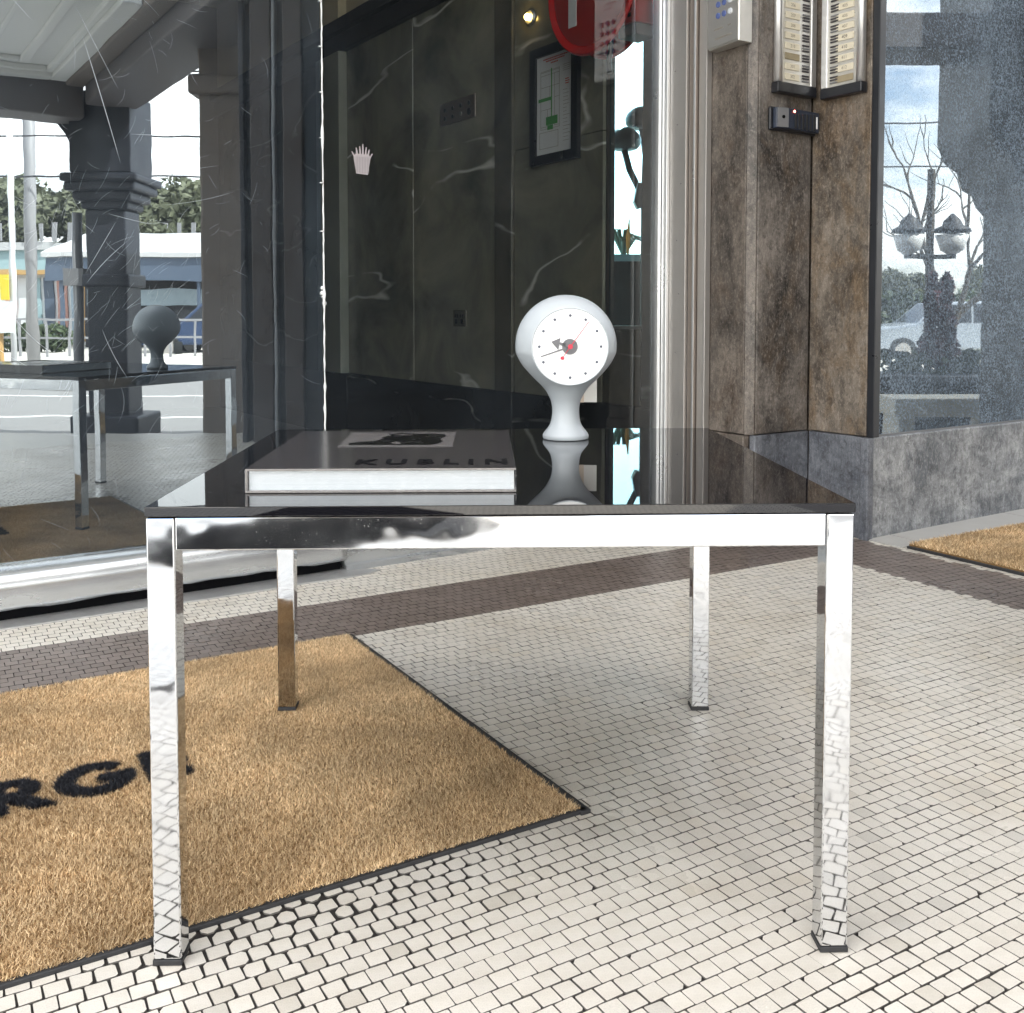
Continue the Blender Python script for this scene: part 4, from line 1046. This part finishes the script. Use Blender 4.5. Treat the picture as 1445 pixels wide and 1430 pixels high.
# verandah posts on the kerb
def verandah_post(root):
    MB().box(-.18, .18, -.18, .18, 0, 2.02).build('shaft', M['column'], root, bevel=.02)
    MB().box(-.215, .215, -.215, .215, 1.33, 1.44).build('band', M['column'], root, bevel=.02)
    mb = MB()
    for i, (w_, z0, z1) in enumerate(((.21, 2.02, 2.09), (.26, 2.09, 2.17), (.31, 2.17, 2.25), (.34, 2.25, 2.32))): mb.box(-w_, w_, -w_, w_, z0 + .001, z1)
    mb.build('capital', M['column'], root, bevel=.02)
    MB().box(-.27, .27, -.27, .27, 2.331, 3.05).build('upper_block', M['column'], root, bevel=.01)
    for sx in (-1,):
        a_ = [(sx * .27, 3.05), (sx * .27, 2.36)] + [(sx * (.27 + .55 * (1 - math.cos(q))), 2.36 + .60 * math.sin(q)) for q in [R(k * 11.25) for k in range(1, 9)]] + [(sx * .86, 3.05)]
        MB().prism(a_, -.12, .12, 'xz').build('bracket', M['column'], root)
    MB().box(-.30, .30, -.30, .30, -.05, .18).build('base', M['column'], root, bevel=.02)
p1 = S('verandah_post', 'slate blue verandah post mirrored in the scratched shop window', 'post', -3.62, 9.25, -.34, 'verandah posts')
verandah_post(p1)
pt = S('drain_pipe', 'pale pipe strapped beside the verandah post', 'pipe', -3.93, 9.2, -.34)
MB().tube([(0, 0, 0), (0, 0, 2.0)], .045, 10).build('pipe', M['grey_paint'], pt, smooth=True)
MB().box(-.10, .08, -.08, .08, 1.34, 1.50).build('bracket', M['grey_paint'], pt)
vr = thing('verandah', 'verandah with white panelled ceiling and brown beams along the kerb', 'verandah', ab(0, 0), ROT_W)   # local (a, -b, z)
ZC = 2.80
MB().box(-4.5, 1.70, -4.3, -1.2, ZC, ZC + .25).build('ceiling', M['white_ceiling'], vr)
mb = MB()
for o_, wd, dp in ((0, .13, .085), (.13, .05, .05), (.34, .07, .035), (.62, .04, .02)):
    mb.box(1.70 - o_ - wd, 1.70 - o_ - .001, -3.78 + o_ + .001, -1.2, ZC - dp, ZC - .001)
    mb.box(-4.5, 1.70 - o_ - wd - .001, -3.78 + o_, -3.78 + o_ + wd, ZC - dp, ZC - .001)
mb.build('moulding', M['white_ceiling'], vr, bevel=.012)
mb = MB()
for i in range(6):
    for k in range(3):
        x, y = .72 - i * .62, -2.98 + k * .62; mb.box(x - .27, x + .27, y - .27, y + .27, ZC - .014, ZC - .001); mb.box(x - .18, x + .18, y - .18, y + .18, ZC - .026, ZC - .0145)
mb.build('ceiling_panel', M['white_ceiling'], vr, bevel=.006)
MB().box(1.86, 2.30, -3.85, -.2, 2.56, 3.05).build('beam', M['beam'], vr, bevel=.02)
MB().box(1.701, 1.858, -3.85, -.2, 2.70, 3.05).build('beam_moulding', M['brown_pier'], vr, bevel=.02)
MB().box(-4.5, 1.855, -4.30, -3.86, 2.45, 3.06).build('beam', M['beam'], vr, bevel=.02)
mb = MB()
for i in range(4): mb.box(2.301, 2.36, -3.4 + i * .8, -3.05 + i * .8, 2.62, 2.90)
mb.build('dentil', M['brown_pier'], vr)
structure('entrance_ceiling_and_sun_shade', MB().box(-6, 2.86, 1.65, 2.785, 2.95, 3.1).box(1.72, 4.4, -.19, 1.649, 2.952, 3.1).box(2.31, 4.4, -.8, -.191, 2.952, 3.1), M['white_ceiling'], rot=ROT_W)  # first box is the ceiling; the others are added unseen slabs blocking the sun
# masonry between the entrance and the street
pr_ = S('masonry_pier', 'brown grey masonry pier mirrored beside the dark shopfront', 'pier', -1.97, 7.2, -.3)
MB().box(-.175, .42, -.35, .20, 0, 3.3).build('shaft', M['brown_pier'], pr_, bevel=.02)
MB().box(-.23, .43, -.40, .25, 2.55, 2.68).build('capital', M['brown_pier'], pr_, bevel=.02)
cb_ = S('stone_block', 'stone block at the foot of the pier, cream standing in for sunlight', 'stone block', -2.62, 9.55, -.42)
MB().prism([(-.20, 0), (.26, 0), (.22, .62), (.02, .68), (-.16, .62)], -.25, .25, 'xz').build('block', M['cream_stone'], cb_, bevel=.02)  # cream colour stands in for sunlight on the pier base
sf = S('neighbour_shopfront', 'dark neighbouring shopfront with brown timber frames across the entrance', 'shopfront', 0, 6.0, -.05)
MB().box(-1.60, .66, -2.6, 0, 0, 3.3).build('wall', M['dark_pier'], sf, bevel=.02)
for s0, s1, m_ in ((-1.585, -1.555, 'shop_dark'), (-1.52, -1.40, 'timber'), (-1.395, -1.375, 'grey_paint'), (-1.33, -1.22, 'timber')):
    MB().box(s0, s1, .001, .06, .02, 2.62).build('frame_post', M[m_], sf, bevel=.006)
MB().box(-1.21, -.2, .001, .012, .35, 2.4).build('glazing', M['dark_glass'], sf)
MB().box(-.19, .64, .001, .03, .02, 3.0).build('stone_panel', M['dark_pier'], sf)
ol = thing('outdoor_lamp', 'pair of dark dome lamps on a bent post seen through the narrow added window', 'lamp', (0.93, 8.0, -.3), 0)
dp_ = [(-.060, .070), (-.05, .100), (-.02, .124), (.02, .130), (.06, .115), (.095, .080), (.115, .040), (.12, .005)]
MB().lathe(dp_, 28, (-.05, 0, 2.39)).build('dome', M['black_plastic'], ol, smooth=True)
MB().lathe(dp_, 28, (.10, .15, 2.58)).build('dome', M['black_plastic'], ol, smooth=True)
mb = MB(); mb.tube([(-.05, 0, 2.33), (-.01, 0, 2.18), (.07, 0, 2.02), (.10, 0, 1.95)], .026, 8)
mb.tube([(.10, .15, 2.52), (.12, .08, 2.3), (.10, 0, 2.0), (.10, 0, 0)], .020, 8)
mb.build('bent_post', M['black_plastic'], ol, smooth=True)
MB().prism([(.02, 1.93), (.05, 2.08), (.14, 2.06), (.19, 1.99), (.13, 1.90), (.05, 1.87)], -.06, .06, 'xz').build('gear_box', M['black_plastic'], ol, bevel=.012)
# black mat added behind the viewer to darken the reflection in the chrome apron
rm = thing('added_rubber_mat', 'black ribbed rubber mat added unseen to darken the table apron reflection', 'mat', (-0.62, -1.2, 0), ROT_W)
MB().box(-.30, .36, -.55, .55, .0008, .009).build('sheet', M['black'], rm, bevel=.002)
for k in range(24): MB().box(-.28, .34, -.53 + k * .045, -.515 + k * .045, .0092, .012).build('rib', M['black'], rm)

dc = thing('added_drain_cover', 'small black slotted drain cover added unseen to darken the table apron reflection', 'drain cover', (-0.06, -1.22, 0), ROT_F)  # added plate that darkens a patch of the apron reflection
MB().box(-.11, .11, -.16, .16, .0008, .006).build('plate', M['black'], dc, bevel=.001)
for k in range(6): MB().box(-.08, .08, -.13 + k * .05, -.11 + k * .05, .0062, .0085).build('bar', M['rubber'], dc)

def leaf_cloud(n, blobs, size, seed, jit=1.0):
    """n small leaf quads spread through a set of ellipsoids (centre, radii)"""
    g = np.random.default_rng(seed)
    k = g.integers(0, len(blobs), n)
    c = np.array([b[0] for b in blobs])[k]; r = np.array([b[1] for b in blobs])[k]
    d = g.normal(size=(n, 3)); d /= np.linalg.norm(d, axis=1, keepdims=True)
    p = c + d * r * g.uniform(.45, 1.0, (n, 1)) ** .6
    a = g.normal(size=(n, 3)); a /= np.linalg.norm(a, axis=1, keepdims=True)
    b = np.cross(a, g.normal(size=(n, 3))); b /= np.linalg.norm(b, axis=1, keepdims=True)
    s = size * g.uniform(.5, 1.3, (n, 1))
    v = np.stack([p - a * s, p + b * s * .5, p + a * s, p - b * s * .5], 1)
    return v.reshape(-1, 3), np.arange(4 * n).reshape(-1, 4)
def crown(name, n, blobs, size, seed, mat, parent):
    v, f = leaf_cloud(n, blobs, size, seed)
    return put(bpy.data.objects.new(name, np_mesh(name, v, f, mat)), parent)
def tree_parts(root, h, r, mat, seed, n=2600, size=.16):
    g = random.Random(seed)
    blobs = [((g.uniform(-.6, .6) * r, g.uniform(-.6, .6) * r, h * .62 + g.uniform(-.25, .35) * h), (g.uniform(.35, .6) * r, g.uniform(.35, .6) * r, g.uniform(.28, .45) * r)) for _ in range(9)]
    mb = MB(); mb.tube([(0, 0, 0), (.02 * h, 0, h * .3), (0, .03 * h, h * .62)], [h * .035, h * .026, h * .012], 7)
    for b in blobs[:6]: mb.tube([(.01 * h, .01 * h, h * .36), tuple(x * .6 for x in b[0][:2]) + (b[0][2] * .85,), b[0]], [h * .014, h * .009, h * .004], 5)
    mb.build('trunk', M['bark'], root)
    crown('crown', n, blobs, size, seed, mat, root)
def dup(root, loc, label, scale=1.0, rz=0.0):
    r = root.copy(); col.objects.link(r); r.location = loc; r.rotation_euler = (0, 0, rz); r.scale = (scale,) * 3; r['label'] = label
    for ch in list(root.children):
        c = ch.copy(); col.objects.link(c); c.parent = r
        for gch in ch.children:
            d = gch.copy(); col.objects.link(d); d.parent = c
    return r
# hillside and trees behind the shed
mb = MB(); hn = 34
prof_ = [(70, -.6), (80, 5.0), (100, 12), (130, 13), (170, -.6)]
g = random.Random(8)
for i in range(hn + 1):
    s = -150 + i * 9.5
    k = (0.75 + .25 * math.sin(i * .55) + g.uniform(-.05, .05)) * (1.0 if s < -2 else .52)
    for n, z in prof_: mb.v.append((s, -n, -.7 + max(0, z) * k))
for i in range(hn):
    for j in range(4): mb.f.append((i * 5 + j, i * 5 + j + 1, i * 5 + 6 + j, i * 5 + 5 + j)); mb.m.append(0)
structure('hill', mb, M['hill'], **P_S)
ht = S('hill_tree', 'olive gum tree on the hill directly above the pale shed roof', 'tree', -21, 62, -.3, 'trees on the hill')
tree_parts(ht, 8.2, 4.6, M['leaf'], 21, 4200, .34)
spots = [(-26, 66, 1.0), (-31, 60, .96), (-36, 70, 1.1), (-16, 68, 1.02), (-42, 64, .9), (-10, 72, 1.0), (-49, 70, 1.0), (-3, 70, .8), (10, 66, .45), (17, 72, .5), (25, 68, .42), (34, 74, .5), (43, 70, .5)]
for i, (s, n, k) in enumerate(spots):
    dup(ht, st(s, n, -.3), ['gum tree among the row on the hillside beyond the street', 'small gum tree on the low hill mirrored in the speckled window'][s > 0], k, i * 1.3)
# shed opposite
sh = S('station_shed', 'low shed with pale sloping roof and blue fascia across the road', 'building', -9.6, 30, -.29)
MB().box(-3.4, 9.0, -6, -.9, 0, 2.2).build('wall', M['shop_dark'], sh)
MB().prism([(1.1, 2.75), (-2.2, 3.55), (-7, 2.75), (-7, 2.62), (1.1, 2.62)], -3.8, 9.4, 'yz').build('roof', M['roof_white'], sh)
MB().box(-3.7, 9.3, .9, 1.0, 1.95, 2.60).build('fascia', M['blue_paint'], sh)
MB().box(-3.3, 9.0, -.89, -.82, 1.25, 1.75).build('glazing_band', M['pale_blue'], sh)
for k in range(7): MB().box(-3.35 + k * 1.95, -3.25 + k * 1.95, .82, .92, 0, 1.95).build('post', M['blue_paint'], sh)
for k in range(6): MB().box(-3.1 + k * 1.95, -1.75 + k * 1.95, -.89, -.84, .1, 1.1).build('window', M['dark_glass'], sh)
fr = S('railing', 'grey pedestrian railing in front of the shed', 'railing', -9.5, 24.5, -.28)
for k in range(15): MB().box(-3 + k * .6, -2.95 + k * .6, -.025, .025, 0, .85).build('post', M['grey_paint'], fr)
for z in (.42, .84): MB().box(-3, 5.45, -.02, .02, z, z + .05).build('rail', M['grey_paint'], fr)
# kiosks with coloured boards
ks = S('kiosk_row', 'row of kiosks clad in white, salmon and teal boards below the tree', 'kiosk', -15.4, 34, -.29)
MB().box(-2.9, 2.4, -2, 0, 0, 2.3).build('wall', M['white_paint'], ks)
MB().box(-3.1, 2.6, -2.2, .4, 2.3, 2.45).build('roof', M['ochre'], ks)
for k, m_ in enumerate(('pale_blue', 'teal', 'white_paint', 'pink', 'white_paint', 'teal', 'blue_paint', 'pink', 'pale_blue', 'ochre', 'white_paint', 'blue_paint')):
    MB().box(-2.8 + k * .43, -2.48 + k * .43, .002, .06, .1, 2.2).build('board', M[m_], ks)
hd = S('hedge', 'low blue-green hedge along the plaza in front of the kiosks', 'hedge', -14.6, 27.5, -.29)
crown('leaves', 5000, [((-2.6 + k * .6, 0, .38), (.5, .4, .38)) for k in range(9)], .09, 5, M['leaf2'], hd)
tr_ = S('street_tree', 'round pale olive street tree behind the kiosks', 'tree', -15.8, 40, -.29)
tree_parts(tr_, 5.2, 2.3, M['leaf'], 33, 3600, .17)
wh = S('warehouse', 'pale grey warehouse with ribbed parapet behind the street tree', 'building', -21, 52, -.29)
MB().box(-6, 8, -8, 0, 0, 4.2).build('wall', M['teal'], wh)
MB().box(-6.2, 8.2, -8.2, .2, 4.2, 4.6).build('roof', M['roof_white'], wh)
for k in range(20): MB().box(-5.8 + k * .7, -5.6 + k * .7, .201, .3, 4.65, 5.6).build('parapet_rib', M['grey_paint'], wh)
# sign pole
sp_ = S('sign_pole', 'tall white street pole carrying a yellow and a white sign', 'sign pole', -7.95, 16.2, -.42)
MB().tube([(0, 0, 0), (0, 0, 4.4)], .045, 12).build('pole', M['white_paint'], sp_, smooth=True)
MB().box(-.15, -.02, .07, .09, 1.36, 1.78).build('yellow_sign', M['yellow'], sp_)
MB().box(-.20, .06, .07, .09, .86, 1.34).build('white_sign', M['white_paint'], sp_)
MB().tube([(-.2, 0, 0), (-.2, 0, .86)], .04, 8).build('post', M['ochre'], sp_)
po = S('power_pole', 'grey timber power pole with crossarm and wires', 'power pole', -10.4, 22, -.3)
MB().tube([(0, 0, 0), (0, 0, 7.5)], .12, 10).build('pole', M['grey_paint'], po, smooth=True)
MB().box(-1.2, 1.2, -.06, .06, 6.4, 6.55).build('crossarm', M['bark'], po)
for k, z in enumerate((6.6, 6.6, 5.2, 4.3)):
    mb = MB(); x = (-1, 1, 0, 0)[k]
    mb.tube([(x - 40 + i * 5, .3 * k - (.1 + .05 * k) * (i - 8), z - .6 + .6 * ((i - 8) / 8.0) ** 2 + .02 * i) for i in range(17)], .018, 4)
    mb.build('wire', M['shop_dark'], po)
# parked cars
def car(root, paint):
    L, W_, = 4.3, 1.74
    sec = [(-2.15, .42), (-2.12, .70), (-1.95, .82), (-1.05, .92), (-.45, 1.40), (.75, 1.44), (1.55, 1.0), (2.08, .92), (2.15, .60), (2.12, .36), (-2.08, .32)]
    me = MB().prism(sec, -W_ / 2, W_ / 2, 'xz'); me.build('body', paint, root, bevel=.09, seg=3)
    for sy in (-1, 1):
        MB().prism([(-.86, .95), (-.40, 1.33), (.12, 1.37), (.12, .95)], sy * W_ / 2 - .004, sy * W_ / 2 + .006, 'xz').build('window', M['dark_glass'], root)
        MB().prism([(.18, .95), (.18, 1.37), (.72, 1.37), (1.30, .98)], sy * W_ / 2 - .004, sy * W_ / 2 + .006, 'xz').build('window', M['dark_glass'], root)
        for x in (-1.35, 1.35):
            wl_ = MB().lathe([(-.10, .26), (-.09, .31), (.09, .31), (.10, .26)], 24, (x, sy * (W_ / 2 - .08), .31), 'y').build('wheel', M['tyre'], root)
            MB().lathe([(-.107, .19), (.107, .19)], 18, (x, sy * (W_ / 2 - .08), .31), 'y').build('rim', M['alu'], wl_)
    q = MB(); q.prism([(-1.02, .945), (-.48, 1.385), (-.47, 1.375), (-.99, .930)], -W_ / 2 + .14, W_ / 2 - .14, 'xz'); q.build('windscreen', M['dark_glass'], root)
    for sy in (-1, 1):
        MB().box(-2.16, -2.10, sy * .62 - .16, sy * .62 + .16, .60, .72).build('headlight', M['white_paint'], root, bevel=.02)
        MB().box(2.08, 2.165, sy * .66 - .12, sy * .66 + .12, .68, .80).build('tail_light', M['red'], root, bevel=.02)
def put_car(s, n, rz, paint, label):
    c = thing('parked_car', label, 'car', st(s, n, -.415), ROT_S + rz, 'cars parked across the street'); car(c, paint); return c
put_car(-7.6, 27.2, 0.05, M['car_blue'], 'dark blue car parked in front of the blue shed')
put_car(9.4, 24.4, 0.05, M['car_silver'], 'silver car parked in front of the clipped hedge')
# things seen in the speckled window on the right
pb = S('planter_box', 'long dark planter box along the kerb mirrored in the speckled window', 'planter', 3.6, 9.75, -.42)
MB().box(-1.35, 2.6, -.36, .36, 0, .60).build('box', M['dark_pier'], pb, bevel=.02)
MB().box(-1.38, 2.63, -.39, .39, .601, .66).build('rim', M['stone_blue'], pb, bevel=.012)
crown('ground_cover', 2600, [((-1.1 + k * .4, 0, .72), (.28, .28, .14)) for k in range(10)], .05, 31, M['leaf2'], pb)
ms = S('maroon_shrub', 'dark maroon leafed shrub growing in the planter', 'shrub', 2.96, 9.75, .22)
crown('leaves', 2600, [((0, 0, .22), (.17, .17, .18)), ((.02, 0, .42), (.12, .12, .2)), ((-.03, 0, .60), (.08, .08, .18)), ((.06, 0, .72), (.04, .04, .16)), ((-.05, 0, .74), (.03, .03, .15))], .04, 7, M['leaf_maroon'], ms)
MB().tube([(0, 0, -.02), (.02, 0, .25)], .025, 7).build('trunk', M['bark'], ms)
la = S('street_lantern', 'twin headed street lantern rising behind the maroon shrub', 'street lamp', 3.02, 10.1, -.42)
MB().tube([(0, 0, 0), (0, 0, 2.45)], .035, 8).build('post', M['bark'], la)
MB().box(-.22, .22, -.015, .015, 1.66, 1.70).build('arm', M['bark'], la)
for x in (-.19, .19):
    MB().lathe([(1.88, .04), (1.895, .16), (1.925, .15), (1.955, .085), (2.00, .07), (2.03, .04), (2.06, .010)], 16, (x, 0, 0)).build('hood', M['shop_dark'], la, smooth=True)
    MB().lathe([(1.70, .04), (1.74, .10), (1.87, .14)], 16, (x, 0, 0)).build('globe', M['white_paint'], la, smooth=True)
bt_ = S('bare_tree', 'leafless street tree with fine crooked branches mirrored in the speckled window', 'tree', 5.3, 15.0, -.42)
mb = MB(); g = random.Random(17)
def branch(p, d, L, r, lev):
    pts = [Vector(p)]; dd = Vector(d).normalized()
    for i in range(4):
        dd = (dd + Vector((g.uniform(-.28, .28), g.uniform(-.28, .28), g.uniform(-.12, .22)))).normalized(); pts.append(pts[-1] + dd * L / 4)
    mb.tube(pts, [r, r * .85, r * .7, r * .55, r * .4], 5 if lev < 3 else 4)
    if lev < 4:
        for q in range(3 + (lev < 2)): branch(pts[g.randint(2, 4)], dd + Vector((g.uniform(-.9, .9), g.uniform(-.9, .9), g.uniform(-.3, .6))), L * .62, r * .5, lev + 1)
branch((0, 0, .9), (-.4, 0, 1), 1.5, .06, 1); branch((0, 0, 1.0), (.7, .2, 1), 1.5, .06, 1); branch((0, 0, .8), (.1, .5, 1), 1.4, .055, 1)
mb.tube([(0, 0, 0), (.02, 0, .5), (0, 0, 1.0)], [.10, .085, .07], 9)
bt_mesh = mb.build('trunk', M['bark'], bt_)
h2 = S('clipped_hedge', 'dark clipped hedge across the road mirrored in the speckled window', 'hedge', 11.0, 27.0, -.3)
crown('leaves', 15000, [((-5 + k * .7, 0, .8), (.6, .5, .85)) for k in range(16)], .11, 15, M['leaf2'], h2)
wl2 = thing('garden_wall', 'dark garden wall with pale coping seen through the narrow added window', 'wall', (1.15, 8.9, -.3), 0)
MB().box(-1.0, 1.0, 0, .3, 0, 1.51).build('wall', M['dark_pier'], wl2)
MB().box(-1.05, 1.05, -.03, .33, 1.511, 1.57).build('coping', M['pale_blue'], wl2)
ag = thing('agave', 'grey green spiky agave with an orange flower spike on the garden wall', 'plant', (.99, 9.05, 1.272), 0)
mb = MB()
for k in range(18):
    t_ = k * 2.4; e_ = .45 + .5 * ((k * 7) % 5) / 5
    mb.tube([(0, 0, 0), (math.cos(t_) * .10, math.sin(t_) * .08, .18 * e_ + .07), (math.cos(t_) * .22, math.sin(t_) * .10, .27 * e_ - .01)], [.016, .019, .002], 5)
mb.build('leaves', M['leaf'], ag)
MB().tube([(.03, -.1, 0), (.03, -.1, .15), (.04, -.1, .31)], [.010, .022, .005], 6).build('flower_spike', M['orange'], ag)
bn = S('low_bench', 'pale concrete bench on the pavement mirrored at the bottom of the speckled window', 'bench', 2.55, 8.7, -.31)
MB().box(-.42, .46, -.20, .20, .30, .44).build('seat', M['cream_stone'], bn, bevel=.01)
for x in (-.32, .36): MB().box(x - .06, x + .06, -.16, .16, 0, .299).build('leg', M['cream_stone'], bn, bevel=.01)
ap = S('arcade_pier', 'tall dark pier with a curved corbel mirrored at the far edge of the speckled window', 'pier', 2.51, 7.6, -.31)
MB().box(0, .9, -.4, .4, 0, 3.8).build('shaft', M['dark_pier'], ap, bevel=.02)
MB().prism([(-.002, 1.72), (-.06, 1.78), (-.10, 1.86), (-.16, 1.90), (-.20, 2.02), (-.28, 2.08), (-.33, 2.20), (-.33, 3.8), (-.002, 3.8)], -.38, .38, 'xz').build('corbel', M['dark_pier'], ap, bevel=.01)
MB().box(-2.0, -.332, -.22, .22, 2.70, 2.92).build('beam', M['beam'], ap, bevel=.01)
